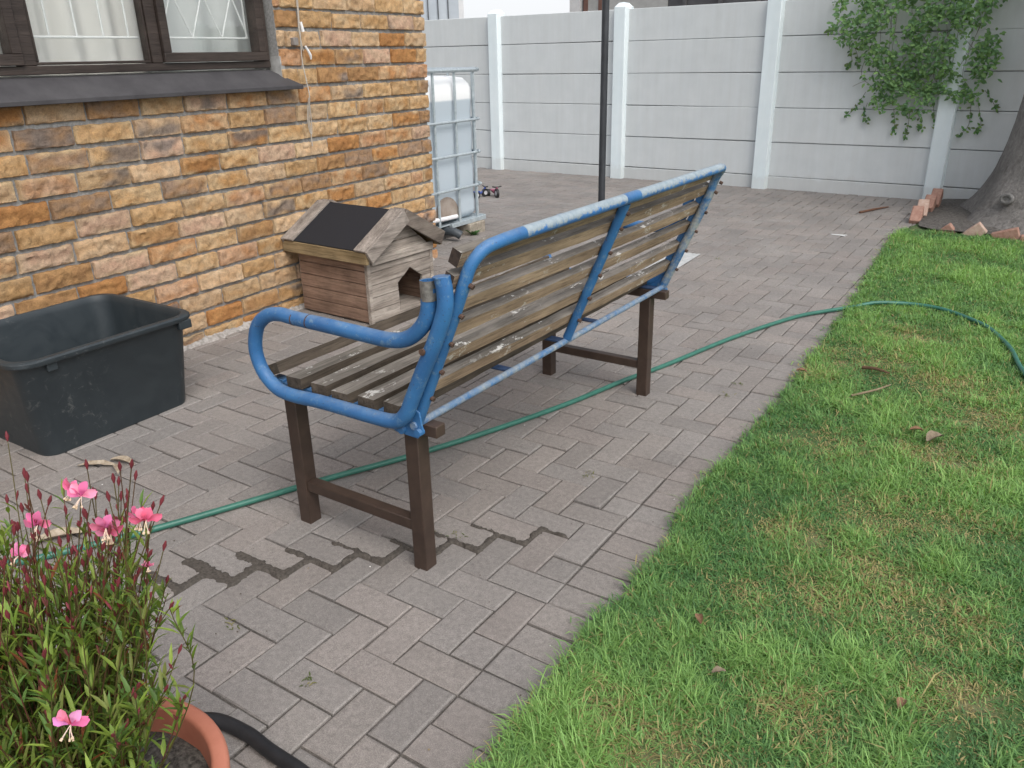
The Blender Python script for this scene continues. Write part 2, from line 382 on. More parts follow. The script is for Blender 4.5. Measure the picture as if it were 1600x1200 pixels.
# grass blades (uncountable)
DRY = [(-.31, 1.96, .12), (-.25, 2.47, .16), (-.47, 2.23, .12), (-.49, 1.86, .08), (-.45, 4.4, .16), (-.58, 3.94, .2), (-.25, 3.76, .22), (-.77, 3.63, .10),
       (-.04, 2.54, .12), (-.43, 1.22, .12), (-.07, 2.01, .16), (-.25, 1.5, .10), (0, 3.44, .2), (-.54, 2.92, .14), (-.2, 2.15, .12), (-.15, 3.0, .15), (.05, 1.75, .12), (-.62, 1.28, .07)]
def dryness(x, y):
    d = np.zeros_like(x)
    for a, b, r in DRY: d = np.maximum(d, np.exp(-(((x - a) / r) ** 2 + ((y - b) / (r * .8)) ** 2)))
    return d
def nz2(x, y, s, k):
    return np.array([noise.noise(Vector((a * s, b * s, k))) for a, b in zip(x, y)])
def grass_zone(y0, y1, x1, tufts, per, hgt, wid, thatch=False, xmin=None):
    cx = []; cy = []
    while len(cx) < tufts:
        y = rng.uniform(y0, y1); x = rng.uniform(xmin if xmin else lawn_edge(y) - .012, x1) if xmin or rng.random() > .04 else lawn_edge(y) + rng.uniform(-.04, .02)
        if y > 7.15 + .0 * x and x > -1.0 and y > 7.22: continue
        cx.append(x); cy.append(y)
    cx = np.array(cx); cy = np.array(cy)
    dry = .95 * np.clip(dryness(cx, cy) * (1 + 1.1 * nz2(cx, cy, 14, 8)), 0, 1); n1 = nz2(cx, cy, 2.3, 1); n2 = nz2(cx, cy, 9, 5)
    keep = nrg.random(len(cx)) > dry * (0 if thatch else .7)
    cx, cy, dry, n1, n2 = cx[keep], cy[keep], dry[keep], n1[keep], n2[keep]
    x = np.repeat(cx, per); y = np.repeat(cy, per); dry = np.repeat(dry, per); n1 = np.repeat(n1, per); n2 = np.repeat(n2, per)
    m = len(x); sp_ = .022 if thatch else .011; x = x + nrg.normal(0, sp_, m); y = y + nrg.normal(0, sp_, m)
    az = nrg.random(m) * 2 * np.pi; le = hgt * nrg.gamma(6, 1 / 6, m) * (1 + .5 * n1 + .75 * n2) * (1 - .45 * dry)
    lean = np.clip(nrg.normal(1.38 if thatch else 1.08, .12 if thatch else .36, m), .1, 1.55); wd = wid * nrg.uniform(.6, 1.3, m)
    dx, dy = np.cos(az), np.sin(az); px, py = -dy, dx
    z0 = .009
    def pt(s, l): return x + dx * le * s * np.sin(l), y + dy * le * s * np.sin(l)
    hx1, hy1 = pt(.5, lean * .7); hx2 = hx1 + dx * le * .5 * np.sin(lean * 1.25); hy2 = hy1 + dy * le * .5 * np.sin(lean * 1.25)
    h1 = z0 + le * .5 * np.cos(lean * .7); h2 = h1 + le * .5 * np.cos(lean * 1.25); h2 = np.maximum(h2, .008)
    V = np.stack([np.c_[x - px * wd * .4, y - py * wd * .4, np.full(m, z0)], np.c_[x + px * wd * .4, y + py * wd * .4, np.full(m, z0)],
                  np.c_[hx1 + px * wd * .5, hy1 + py * wd * .5, h1], np.c_[hx1 - px * wd * .5, hy1 - py * wd * .5, h1], np.c_[hx2, hy2, h2]], 1).reshape(-1, 3)
    b = np.arange(m) * 5
    F = np.concatenate([np.c_[b, b + 1, b + 2], np.c_[b, b + 2, b + 3], np.c_[b + 3, b + 2, b + 4]])
    t = np.clip(.5 + .75 * n1 + .55 * n2 + nrg.normal(0, .22, m), 0, 1)[:, None]
    A = np.array([.088, .205, .074]); B = np.array([.255, .430, .130]); D = np.array([.40, .34, .16])
    c = A * (1 - t) + B * t
    isdry = (nrg.random(m) < ((.14 if thatch else .03) + .62 * dry))[:, None]
    c = np.where(isdry, D * nrg.uniform(.6, 1.15, (m, 1)), c) * nrg.uniform(.8, 1.2, (m, 1))
    return V, F, np.repeat(c, 5, 0)
zones = [grass_zone(.75, 2.6, .40, 15500, 9, .032, .0026), grass_zone(2.6, 4.6, .40, 12000, 9, .032, .0030), grass_zone(4.6, 7.3, .45, 10500, 9, .033, .0038),
         grass_zone(.2, 7.3, 2.4, 13000, 9, .042, .0062, False, .36), grass_zone(.2, 7.3, 2.4, 5000, 8, .036, .007, True, .36), grass_zone(.75, 3.2, .40, 8500, 8, .030, .0034, True), grass_zone(3.2, 7.3, .45, 7500, 8, .036, .0048, True)]
V, F, Cc, off = [], [], [], 0
for v, f, c in zones: V.append(v); F.append(f + off); Cc.append(c); off += len(v)
tag(np_mesh('grass', np.concatenate(V), np.concatenate(F), mat_leaf('grass_blade', .3, .55), np.concatenate(Cc)), 'green lawn grass with dry straw patches', 'grass', kind='stuff')

# ------------------------------------------------------------------ house
TH = R(3.3)
house = thing('brick_house', 'rough tan and orange brick house with dark framed window', 'house', (-3.531, -.2036, 0), TH)
WU0, WU1, WZ0, WZ1 = 1.43, 3.50, 1.262, 2.42      # window opening
UE = 4.875
hm = MB()
# mortar core around the window opening
for a, b, c, d in ((-2.2, UE - .012, -.05, WZ0), (-2.2, WU0, WZ0, 3.0), (WU1, UE - .012, WZ0, 3.0), (WU0, WU1, WZ1, 3.0)):
    hm.box((-.22, a, c), (-.006, b, d), 1)
PAL = [((.47, .235, .085), (.37, .165, .055)), ((.50, .31, .15), (.60, .44, .27)), ((.54, .36, .21), (.60, .45, .30)), ((.42, .245, .11), (.33, .18, .08)),
       ((.45, .22, .09), (.58, .40, .24)), ((.55, .37, .20), (.45, .27, .12)), ((.52, .34, .25), (.60, .44, .32)), ((.40, .23, .11), (.27, .20, .155)), ((.48, .27, .11), (.60, .44, .26)), ((.56, .37, .25), (.46, .24, .12))]
MEAN = (.485, .30, .155)
PAL = [tuple(tuple(0.84 * c[k] + .16 * MEAN[k] for k in range(3)) for c in p) for p in PAL]
GREY = (.175, .155, .145)
def brick(u0, u1, z0, z1, seed):
    ca, cb = PAL[rng.randrange(len(PAL))]; s = rng.uniform(.9, 1.1); gr = rng.random() < .15
    edge = rng.choice([ca, cb, (.60, .45, .27), (.58, .44, .28)])
    W_, H_ = u1 - u0, z1 - z0; nu = max(4, int(W_ / .013)); nv = 7
    us = [0, .0035] + [.0035 + (W_ - .007) * i / nu for i in range(1, nu)] + [W_ - .0035, W_]
    zv = [0, .0035] + [.0035 + (H_ - .007) * i / nv for i in range(1, nv)] + [H_ - .0035, H_]
    nu, nv = len(us) - 1, len(zv) - 1
    V = []; C = []; dep = rng.uniform(.009, .016); tl = rng.gauss(0, .05); tu = rng.gauss(0, .018)
    for i in range(nu + 1):
        for q in range(nv + 1):
            u = u0 + us[i]; z = z0 + zv[q]
            e = min(us[i], W_ - us[i], zv[q], H_ - zv[q])
            p = Vector((u * 30, z * 30, seed * 1.7)); rag = noise.fractal(p * 1.6, .8, 2, 3)
            if i in (0, nu): u += .005 * rag
            if q in (0, nv): z += .005 * noise.fractal(p * 1.4 + Vector((0, 7, 0)), .8, 2, 3)
            if i in (1, nu - 1): u += .003 * rag
            if q in (1, nv - 1): z += .003 * rag
            if e < 1e-6: x = -.005
            else:
                x = dep * (.82 if e < .004 else 1) + .0085 * noise.fractal(p * .85, .55, 2.2, 5) * (.5 if e < .004 else 1) + .003 * noise.cell(p * 1.1) * (0 if e < .004 else 1) + tl * (z - (z0 + z1) / 2) + tu * (u - (u0 + u1) / 2)
            V.append((x, u, z))
            t = .5 + .95 * noise.fractal(Vector((u * 12, z * 18, seed * 3.1)), .8, 2, 4); t = max(0, min(1, t))
            c = [ca[k] * (1 - t) + cb[k] * t for k in range(3)]
            te = max(0, min(1, max(0, 1 - e / .024) * .9 * (.45 + 1.2 * noise.noise(p * .45))))
            c = [c[k] * (1 - te) + edge[k] * te for k in range(3)]
            if gr:
                tg = max(0, min(.8, 1.8 * noise.noise(Vector((u * 9, z * 14, seed * 5.3))) + .35)) * (1 if e > .008 else .5)
                c = [c[k] * (1 - tg) + GREY[k] * tg for k in range(3)]
            C.append(tuple(v * s for v in c))
    F = []
    for i in range(nu):
        for q in range(nv): a = i * (nv + 1) + q; F.append((a, a + nv + 1, a + nv + 2, a + 1))
    hm.add(V, F, 0, C)
for k in range(-1, 29):
    z0 = .065 + .1 * k + .008; z1 = z0 + .084
    if z1 < .02: continue
    zz0 = max(z0, -.01); u = -2.1 + rng.uniform(-.2, 0); row = []
    cuts = []
    u = UE + .003
    first = .11 if k % 2 else .22
    while u > -2.2:
        L = first if first else rng.choice([.265, .275, .28, .29, .30, .25, .15 if rng.random() < .25 else .27]); first = None
        cuts.append((u - L, u - .012 if u < UE else u)); u -= L
    for a, b in cuts:
        segs_ = [(a, b)]
        if z1 > WZ0 + .01 and z0 < WZ1:
            segs_ = []
            if a < WU0: segs_.append((a, min(b, WU0 - .002)))
            if b > WU1: segs_.append((max(a, WU1 + .002), b))
        zb = z1
        if k >= 0 and z0 < WZ0 < z1: pass
        for s0, s1 in segs_:
            if s1 - s0 > .03: brick(s0, s1, zz0, zb + rng.gauss(0, .002), rng.random() * 99)
wall = hm.build('wall', [BRICK, MORTAR], house, angle=48)
# rough cement fillet along the foot of the wall
cf = MB(); n_ = 160
for i in range(n_):
    u = -1 + 5.8 * i / (n_ - 1); wv = .045 + .03 * noise.noise(Vector((u * 6, 0, 0))) + .02 * noise.noise(Vector((u * 23, 1, 0))); h = .03 + .018 * noise.noise(Vector((u * 9, 4, 0)))
    cf.v += [(.0, u, h), (wv * .45, u, h * .55 + .006 * noise.noise(Vector((u * 40, 2, 0)))), (wv, u, -.002)]; cf.c += [None] * 3
for i in range(n_ - 1):
    for q in range(2): a = i * 3 + q; cf.f.append((a, a + 1, a + 4, a + 3)); cf.m.append(0)
cf.build('cement_fillet', simple('cement', (.20, .185, .17), (.42, .40, .38), 40, .95, .8, dist=.006), house)
# window
FRAME = mat_wood('dark_window_wood', (.028, .020, .017), (.062, .047, .040), 'y', rough=.5, spec=.4)
SILL = simple('sill_slate', (.050, .048, .052), (.070, .068, .072), 9, .62, .1, spec=.3)
sl = MB(); 
sl.hexa([(-.06, 1.36, 1.328), (.075, 1.30, 1.249), (.075, 3.588, 1.249), (-.06, 3.468, 1.328), (-.06, 1.36, 1.358), (.075, 1.30, 1.272), (.075, 3.588, 1.272), (-.06, 3.468, 1.358)])
sl.build('window_sill', SILL, house, bevel=.004)
pp = MB(); nn = 9
for i in range(nn):
    for q in range(nn):
        u = WU1 - .006 + (.055 - .03 * q / nn + .012 * noise.noise(Vector((i, q * .7, 0)))) * i / (nn - 1); z = 1.275 + .15 * q / (nn - 1)
        pp.v.append((.004 + .006 * noise.noise(Vector((u * 40, z * 40, 2))) + (.0 if i else -.08), u, z)); pp.c.append(None)
for i in range(nn - 1):
    for q in range(nn - 1): a = i * nn + q; pp.f.append((a, a + nn, a + nn + 1, a + 1)); pp.m.append(0)
pp.build('plaster_patch', simple('plaster', (.30, .30, .29), (.42, .42, .41), 25, .95, .4), house)
wf = MB()
x0, x1 = -.11, -.045
FU0, FU1, FZ0, FZ1 = 1.44, 3.475, 1.366, 2.40
wf.box((x0, FU0, FZ0), (x1, FU1, FZ0 + .036)); wf.box((x0, FU0, FZ1 - .04), (x1, FU1, FZ1))
wf.box((x0, FU0, FZ0 + .036), (x1, FU0 + .04, FZ1 - .04)); wf.box((x0, FU1 - .035, FZ0 + .036), (x1, FU1, FZ1 - .04))
M1, M2 = 2.115, 2.745
for m_ in (M1, M2): wf.box((x0, m_ - .028, FZ0 + .036), (x1, m_ + .032, FZ1 - .04))
win = wf.build('window', FRAME, house, bevel=.004)
wk = MB()
wk.box((-.20, WU0 - .05, WZ0), (-.115, WU1 + .05, 1.33))
GL = N('window_glass'); GL.b.inputs['Base Color'].default_value = (1, 1, 1, 1)
_t = GL.t.nodes.new('ShaderNodeBsdfTransparent'); _g = GL.t.nodes.new('ShaderNodeBsdfGlossy'); _g.inputs['Roughness'].default_value = .02
_t.inputs['Color'].default_value = (.98, .99, .985, 1)
_lw = GL.t.nodes.new('ShaderNodeLayerWeight'); _lw.inputs['Blend'].default_value = .25; _fr = GL.t.nodes.new('ShaderNodeMath'); _fr.operation = 'MULTIPLY_ADD'; _fr.inputs[1].default_value = .35; _fr.inputs[2].default_value = .04; GL.L(_lw.outputs['Facing'], _fr.inputs[0])
_m = GL.t.nodes.new('ShaderNodeMixShader'); GL.L(_fr.outputs[0], _m.inputs[0]); GL.L(_t.outputs[0], _m.inputs[1]); GL.L(_g.outputs[0], _m.inputs[2]); GL.L(_m.outputs[0], GL.out.inputs['Surface'])
for a, b, cas in ((FU0 + .042, M1 - .030, 1), (M1 + .034, M2 - .030, 0), (M2 + .034, FU1 - .037, 1)):
    zb, zt = FZ0 + .038, FZ1 - .042
    t_ = .045 if cas else .012
    cs = MB(); xa, xb = (-.10, -.030) if cas else (-.095, -.052)
    cs.box((xa, a, zb), (xb, b, zb + t_)); cs.box((xa, a, zt - t_), (xb, b, zt)); cs.box((xa, a, zb + t_), (xb, a + t_, zt - t_)); cs.box((xa, b - t_, zb + t_), (xb, b, zt - t_))
    cs.build('casement' if cas else 'glazing_bead', FRAME, win, bevel=.003)
    gp = MB(); gp.box((-.078, a + t_ - .004, zb + t_ - .004), (-.074, b - t_ + .004, zt - t_ + .004)); gp.build('pane', GL.m, win, smooth=False)
WHITE = simple('white_bar_paint', (.72, .74, .74), (.82, .83, .83), 30, .5, .05)
bb = MB()
for a, b, dia in ((FU0 + .09, M1 - .05, 1), (M1 + .06, M2 - .02, 0), (M2 + .10, FU1 - .06, 1)):
    X = -.132
    for z in (1.518, 1.95, 2.32): bb.tube([(X, a, z), (X, b, z)], .0055, 6)
    if not dia:
        for k in range(4): u = 2.278 + .131 * k; bb.tube([(X, u, 1.518), (X, u, 2.33)], .005, 6)
    else:
        w_ = .19; u = a + .01
        while u < b - .05:
            for q in range(4):
                za = 1.52 + q * .21
                zl, zh = (za, za + .21) if q % 2 == 0 else (za + .21, za); bb.tube([(X, u, zl), (X, u + w_ / 2, zh)], .0045, 6); bb.tube([(X, min(b, u + w_), zl), (X, u + w_ / 2, zh)], .0045, 6)
            u += w_
        bb.tube([(X, b - .01, 1.518), (X, b - .01, 2.33)], .005, 6)
bb.build('burglar_bar', WHITE, win)
rm = MB()
a0, a1 = WU0 - .3, WU1 + .5
rm.box((-1.9, a0, .5), (-1.85, a1, 2.6)); rm.box((-1.85, a0 - .05, .5), (-.23, a0, 2.6)); rm.box((-1.85, a1, .5), (-.23, a1 + .05, 2.6)); rm.box((-1.85, a0, 2.6), (-.23, a1, 2.65)); rm.box((-1.85, a0, .45), (-.23, a1, .5))
rm.build('room', simple('room_paint', (.35, .34, .32), (.4, .39, .36), 3, .9, 0), house, smooth=False)
wsf = MB(); wsf.box((-.34, WU0 + .002, 1.262), (-.112, WU1 - .002, 1.36)); wsf.build('inner_ledge', simple('ledge', (.5, .5, .48), (.55, .55, .53), 5, .8, 0), house)
Mh = Matrix.Translation(house.location) @ Matrix.Rotation(TH, 4, 'Z')
def curtain(name, u0, u1, x, amp, per, colr, label, tr):
    n = N(name + '_cloth'); n.color(colr); n.rough(.9)
    t = n.t.nodes.new('ShaderNodeBsdfTranslucent'); t.inputs['Color'].default_value = (*colr, 1)
    m = n.t.nodes.new('ShaderNodeMixShader'); m.inputs[0].default_value = tr; n.L(n.b.outputs[0], m.inputs[1]); n.L(t.outputs[0], m.inputs[2]); n.L(m.outputs[0], n.out.inputs['Surface'])
    c = MB(); K = 140
    for i in range(K):
        u = u0 + (u1 - u0) * i / (K - 1)
        ph = u / per * 2 * math.pi + 1.3 * noise.noise(Vector((u * 4, 0, x)))
        for q, z in enumerate((1.362, 1.45, 1.7, 2.0, 2.45)):
            c.v.append(Mh @ Vector((x + amp * math.sin(ph) * (1.2 - .1 * q) + .012 * noise.noise(Vector((u * 7, z * 3, 1))), u, z))); c.c.append(None)
    for i in range(K - 1):
        for q in range(4): a = i * 5 + q; c.f.append((a, a + 5, a + 6, a + 1)); c.m.append(0)
    return tag(c.build(name, n.m, angle=80), label, 'curtain')
curtain('curtain', 1.40, 2.79, -.205, .026, .17, (.90, .885, .84), 'cream pleated curtain hanging behind the wide middle pane', .3)
curtain('curtain', 2.80, 3.80, -.20, .014, .22, (.76, .79, .78), 'grey white net curtain behind the diamond lattice bars', .3)
# junction clip and cord on the wall
ck = MB(); ck.box((.012, 3.585, 1.478), (.042, 3.622, 1.520)); cl = ck.build('cable_clip', simple('grey_plastic', (.20, .18, .165), (.26, .24, .22), 20, .6, .05)); cl.matrix_world = Mh
tag(cl, 'small grey clip box fixed to the bricks beside the window', 'clip'); 
for m_ in (b for b in [cl.modifiers.new('bevel', 'BEVEL')]): m_.width = .005; m_.segments = 2
cd = thing('cord', 'thin pale cord hanging down the bricks right of the sill', 'cord'); cd.matrix_world = Mh
c1 = MB()
c1.tube([(.03, 3.66, 2.9), (.032, 3.655, 2.0), (.03, 3.660, 1.72), (.032, 3.652, 1.6), (.036, 3.645, 1.52), (.034, 3.640, 1.4), (.05, 3.642, 1.28), (.06, 3.640, 1.20), (.034, 3.645, 1.10), (.032, 3.648, 1.0), (.03, 3.650, .93)], .0032, 6, 6)
c1.tube([(.032, 3.652, 2.9), (.034, 3.646, 2.0), (.034, 3.648, 1.66), (.036, 3.640, 1.55), (.036, 3.655, 1.45)], .0028, 6, 6)
c1.tube([(.05, 3.642, 1.2), (.038, 3.630, 1.10), (.036, 3.634, 1.02), (.036, 3.650, 1.0), (.036, 3.658, 1.06), (.05, 3.646, 1.18)], .0025, 6, 6)
c1.build('line', simple('cord_fibre', (.36, .33, .29), (.5, .47, .42), 200, .9, .3), cd)
CT = simple('white_plastic', (.75, .76, .76), (.8, .8, .8), 30, .35, 0)
c2 = MB(); c2.tube([(.044, 3.652, 1.60), (.047, 3.660, 1.55)], [.007, .009], 8); c2.build('cord_tip', CT, cd)
c2 = MB(); c2.tube([(.044, 3.668, 1.475), (.048, 3.695, 1.43), (.046, 3.70, 1.405)], [.006, .008, .004], 8, 4)
c2.build('cord_tip', CT, cd)

# ------------------------------------------------------------------ precast wall
FA = R(-2.0); FP = Vector((-2.69, 8.985, 0))
fence = thing('precast_wall', 'pale grey precast concrete panel wall with white posts', 'wall', FP, FA)
def mat_fence(name, a, b, ln=True):
    n = N(name); f = n.noise(5, 5, .6); s_ = n.noise(3, 5, .65, (5, 1, .35)); sp = n.noise(150, 3, .7)
    c = n.ramp(f, [(.3, a), (.7, b)]); c = n.mix(c, n.ramp(s_, [(.3, (.90, .89, .87)), (.65, (1.02, 1.02, 1.02))]), .45, 'MULTIPLY')
    sx = n.t.nodes.new('ShaderNodeSeparateXYZ'); n.L(n.tc(), sx.inputs[0])
    k = n.ramp(n.math('ADD', n.math('MULTIPLY', sx.outputs['Z'], 3.2), n.math('MULTIPLY', n.noise(9, 5, .7), -.75)), [(-.0, .16), (.14, 0.)]); c = n.mix(c, (.30, .26, .21), k)
    n.color(c); n.rough(.85); n.spec(.2); n.bump(n.math('ADD', sp, n.math('MULTIPLY', f, 2.)), .15, .004); return n.m
PANEL = mat_fence('panel_paint', (.565, .60, .61), (.61, .642, .65)); POST = mat_fence('post_paint', (.70, .79, .82), (.76, .84, .865))
posts = [-8.86, -7.11, -5.36, -3.575, -1.775, -.015, 1.705, 3.46, 5.2]
JZ = [-.06, .135, .488, .838, 1.183, 1.530, 1.865]
for i, p in enumerate(posts):
    b = MB(); hw = .084; zt = 1.875 + rng.uniform(0, .015)
    b.prism([(p - hw + .012, -.09), (p + hw - .012, -.09), (p + hw, -.05), (p + hw, .09), (p - hw, .09), (p - hw, -.05)], -.1, zt, 'z')
    # rounded cap
    ring = [(p - hw + .012, -.09), (p + hw - .012, -.09), (p + hw, -.05), (p + hw, .09), (p - hw, .09), (p - hw, -.05)]
    L1 = [(x, y, zt) for x, y in ring]; L2 = [(p + (x - p) * .55, y * .55, zt + .045) for x, y in ring]; L3 = [(p, 0, zt + .055)]
    b.add(L1 + L2 + L3, [(k, (k + 1) % 6, 6 + (k + 1) % 6, 6 + k) for k in range(6)] + [(6 + k, 6 + (k + 1) % 6, 12) for k in range(6)])
    b.build('post', POST, fence, bevel=.006)
for i in range(len(posts) - 1):
    a, c = posts[i] + .05, posts[i + 1] - .05
    for q in range(6):
        b = MB(); o = rng.uniform(-.005, .005); t1 = rng.uniform(-.003, .003)
        gp_ = .004 if rng.random() > .25 else .001
        z0, z1 = JZ[q] + gp_, JZ[q + 1] - gp_
        ch = .006
        b.hexa([(a, -.022 + o, z0 + t1), (c, -.022 + o, z0 - t1), (c, .03, z0 - t1), (a, .03, z0 + t1), (a, -.022 + o, z1 + t1), (c, -.022 + o, z1 - t1), (c, .03, z1 - t1), (a, .03, z1 + t1)])
        b.box((a, .032, JZ[q] + .0004), (c, .055, JZ[q + 1] - .0004)); b.build('panel', PANEL, fence, bevel=.005)

# ------------------------------------------------------------------ neighbouring buildings
nb = thing('neighbour_house', 'dark fronted neighbouring house above the middle of the wall', 'house', (-6.4, 14.3, 0), R(-4))
b = MB(); b.box((-1.55, 0, 0), (4.6, 5, 4.2)); b.build('wall', simple('dark_wall', (.055, .055, .06), (.085, .085, .09), 4, .8, .1), nb, smooth=False)
b = MB(); b.box((-1.78, -.10, 0), (-1.552, .3, 4.2)); b.build('corner_pillar', simple('pale_render', (.5, .5, .5), (.6, .6, .6), 5, .9, .1), nb)
b = MB(); b.box((-1.50, -.06, 0), (-1.42, -.003, 3.2)); b.box((-1.18, -.06, 0), (-1.10, -.003, 3.2)); b.box((-1.42, -.05, 2.9), (-1.18, -.003, 3.0)); b.build('door_frame', simple('brown_frame', (.12, .06, .045), (.17, .09, .07), 8, .6, .1), nb)
b = MB(); b.box((-1.42, -.03, 0), (-1.18, -.004, 2.9)); b.box((-1.10, -.03, 0), (.2, -.004, 3.0)); b.build('garage_panel', simple('grey_panel', (.32, .32, .31), (.4, .4, .39), 5, .8, .1), nb)
b = MB()
for x in (.5, 1.15, 1.8, 2.45): b.box((x, -.05, 0), (x + .06, -.003, 3.4))
b.build('gate_bar', simple('gate_steel', (.07, .07, .075), (.12, .12, .12), 8, .6, .1), nb)
b = MB(); b.prism([(-2.1, 4.2), (4.9, 4.2), (4.9, 4.3), (1.4, 5.6), (-2.1, 4.3)], -.5, 5.3, 'y'); b.build('roof', simple('roof_tile', (.10, .06, .05), (.16, .1, .08), 12, .8, .3), nb)
nb2 = thing('neighbour_house', 'pale neighbouring house with barred window seen past the brick corner', 'house', (-11.35, 13.57, 0), R(38))
b = MB(); b.box((-4, 0, 0), (1.02, 4, 3.6)); b.build('wall', simple('pale_wall', (.62, .64, .66), (.72, .73, .74), 4, .9, .1), nb2, smooth=False)
b = MB(); b.box((-.45, -.06, 0), (-.37, -.003, 3.6)); b.build('downpipe', simple('pipe_brown', (.16, .08, .06), (.2, .1, .08), 5, .5, .1), nb2)
b = MB()
for k in range(9): b.box((-.9 + k * .20, -.045, 1.2), (-.88 + k * .20, -.02, 3.3))
b.box((-.95, -.045, 2.55), (1.25, -.03, 2.58)); b.build('window_bar', simple('bar_grey', (.07, .08, .09), (.1, .11, .12), 5, .6, 0), nb2)
b = MB(); b.box((-.35, -.012, 1.2), (.92, -.003, 3.2)); b.build('window', simple('window_pane_pale', (.42, .47, .52), (.5, .55, .6), 2, .2, 0), nb2)
b = MB(); b.prism([(-4.4, 3.6), (1.5, 3.6), (-1.5, 4.9)], -.4, 4.4, 'y'); b.build('roof', simple('roof_red', (.16, .08, .06), (.22, .12, .09), 12, .8, .3), nb2)

# ------------------------------------------------------------------ tank
tank = thing('water_tank', 'white caged plastic water tank behind the brick corner', 'tank', (-4.66, 5.20, 0))
GALV = simple('galvanised_steel', (.36, .42, .45), (.50, .56, .59), 25, .45, .1, metal=.35, spec=.5)
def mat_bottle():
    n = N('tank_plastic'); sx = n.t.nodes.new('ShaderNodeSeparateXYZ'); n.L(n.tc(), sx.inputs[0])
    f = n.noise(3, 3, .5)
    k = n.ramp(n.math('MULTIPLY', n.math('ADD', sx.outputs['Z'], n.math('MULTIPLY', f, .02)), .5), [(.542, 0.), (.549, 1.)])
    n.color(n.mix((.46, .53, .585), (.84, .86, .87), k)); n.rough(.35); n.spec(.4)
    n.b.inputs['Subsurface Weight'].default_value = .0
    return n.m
bt = MB(); hx, hy = .545, .445
prof = [(0, .17), (-.05, .165)]
def rrect(hx, hy, r, z, n=6):
    out = []
    for cx, cy, a0 in ((hx - r, hy - r, 0), (-hx + r, hy - r, 90), (-hx + r, -hy + r, 180), (hx - r, -hy + r, 270)):
        for i in range(n + 1): t = R(a0 + 90 * i / n); out.append((cx + r * math.cos(t), cy + r * math.sin(t), z))
    return out
def loft(mb, rings, mi=0, cap0=True, cap1=True, col=None):
    n = len(rings[0]); V = [p for r in rings for p in r]; F = []
    for i in range(len(rings) - 1):
        for k in range(n): k2 = (k + 1) % n; F.append((i * n + k, i * n + k2, (i + 1) * n + k2, (i + 1) * n + k))
    if cap0: F.append(tuple(reversed(range(n))))
    if cap1: F.append(tuple(range((len(rings) - 1) * n, len(rings) * n)))
    mb.add(V, F, mi, col)
rings = [rrect(hx - .04, hy - .04, .06, .135), rrect(hx, hy, .08, .175)]
for z in np.linspace(.2, 1.16, 17): rings.append(rrect(hx - (.006 if int(z * 40) % 3 == 0 else 0), hy - (.006 if int(z * 40) % 3 == 0 else 0), .08, float(z)))
rings += [rrect(hx - .012, hy - .012, .08, 1.20), rrect(hx - .05, hy - .05, .07, 1.245), rrect(hx - .14, hy - .14, .06, 1.262)]
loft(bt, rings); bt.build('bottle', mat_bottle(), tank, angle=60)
rc = MB(); arc = [(.17 * math.cos(t) - .0, .155 + .19 * math.sin(t)) for t in np.linspace(0, math.pi, 16)]
rc.prism([(y, z) for y, z in arc], hx - .01, hx + .006, 'x'); rcs = rc.build('recess_shade_plate', simple('recess_shade_tan', (.20, .15, .115), (.36, .31, .27), 6, .6, .1), tank, bevel=.004)  # slightly proud arch plate; its tan paints the shading of the valve hollow
vv = MB(); vv.tube([(hx + .012, -.22, .185), (hx + .03, -.05, .182), (hx + .03, .09, .178)], .018, 10, 3); vv.build('valve_handle', simple('valve_white', (.72, .72, .74), (.8, .8, .8), 10, .4, 0), tank)
vv = MB(); vv.tube([(hx - .02, -.05, .08), (hx + .10, -.04, .075), (hx + .15, -.02, .05)], .035, 12, 3); vv.build('valve', simple('valve_dark', (.04, .05, .06), (.07, .08, .09), 10, .5, 0), tank)
cg = MB(); cx_, cy_ = hx + .03, hy + .03
for z in (.40, .665, .925, ): cg.tube([(x, y, z) for x, y, _ in rrect(cx_ + .014, cy_ + .014, .09, 0, 5)] + [(cx_ + .014, cy_ - .09, z)], .0115, 8)
cg.build('hoop', GALV, tank)
cg = MB(); cg.tube([(x, y, 1.305) for x, y, _ in rrect(cx_ + .01, cy_ + .01, .07, 0, 5)] + [(cx_ + .01, cy_ - .07, 1.305)], .017, 8)
for q in (-.2, .2): cg.tube([(-cx_, q, 1.305), (cx_, q, 1.305)], .013, 8)
cg.build('top_rail', GALV, tank)
cg = MB()
for y in (-.40, -.135, .135, .385): cg.tube([(cx_, y, .12), (cx_, y, 1.30)], .0115, 8); cg.tube([(-cx_, y, .12), (-cx_, y, 1.30)], .0115, 8)
for x in (-.5, -.25, 0, .25, .5): cg.tube([(x, cy_, .12), (x, cy_, 1.30)], .0115, 8); cg.tube([(x, -cy_, .12), (x, -cy_, 1.30)], .0115, 8)
cg.build('upright', GALV, tank)
cg = MB()
for s in (-1, 1):
    cg.box((-cx_ - .018, s * cy_ - .02, .095), (cx_ + .018, s * cy_ + .01, .135)); 
for s in (-1, 1):
    cg.box((s * cx_ - .02, .0 if s > 0 else -cy_, .095), (s * cx_ + .02, cy_ - .0205, .13))
cg.box((-cx_, -cy_, .118), (cx_, cy_, .128)); cg.build('base_frame', GALV, tank, bevel=.003)
CONC = simple('old_concrete', (.22, .19, .15), (.38, .34, .28), 30, .95, .6, dist=.006)
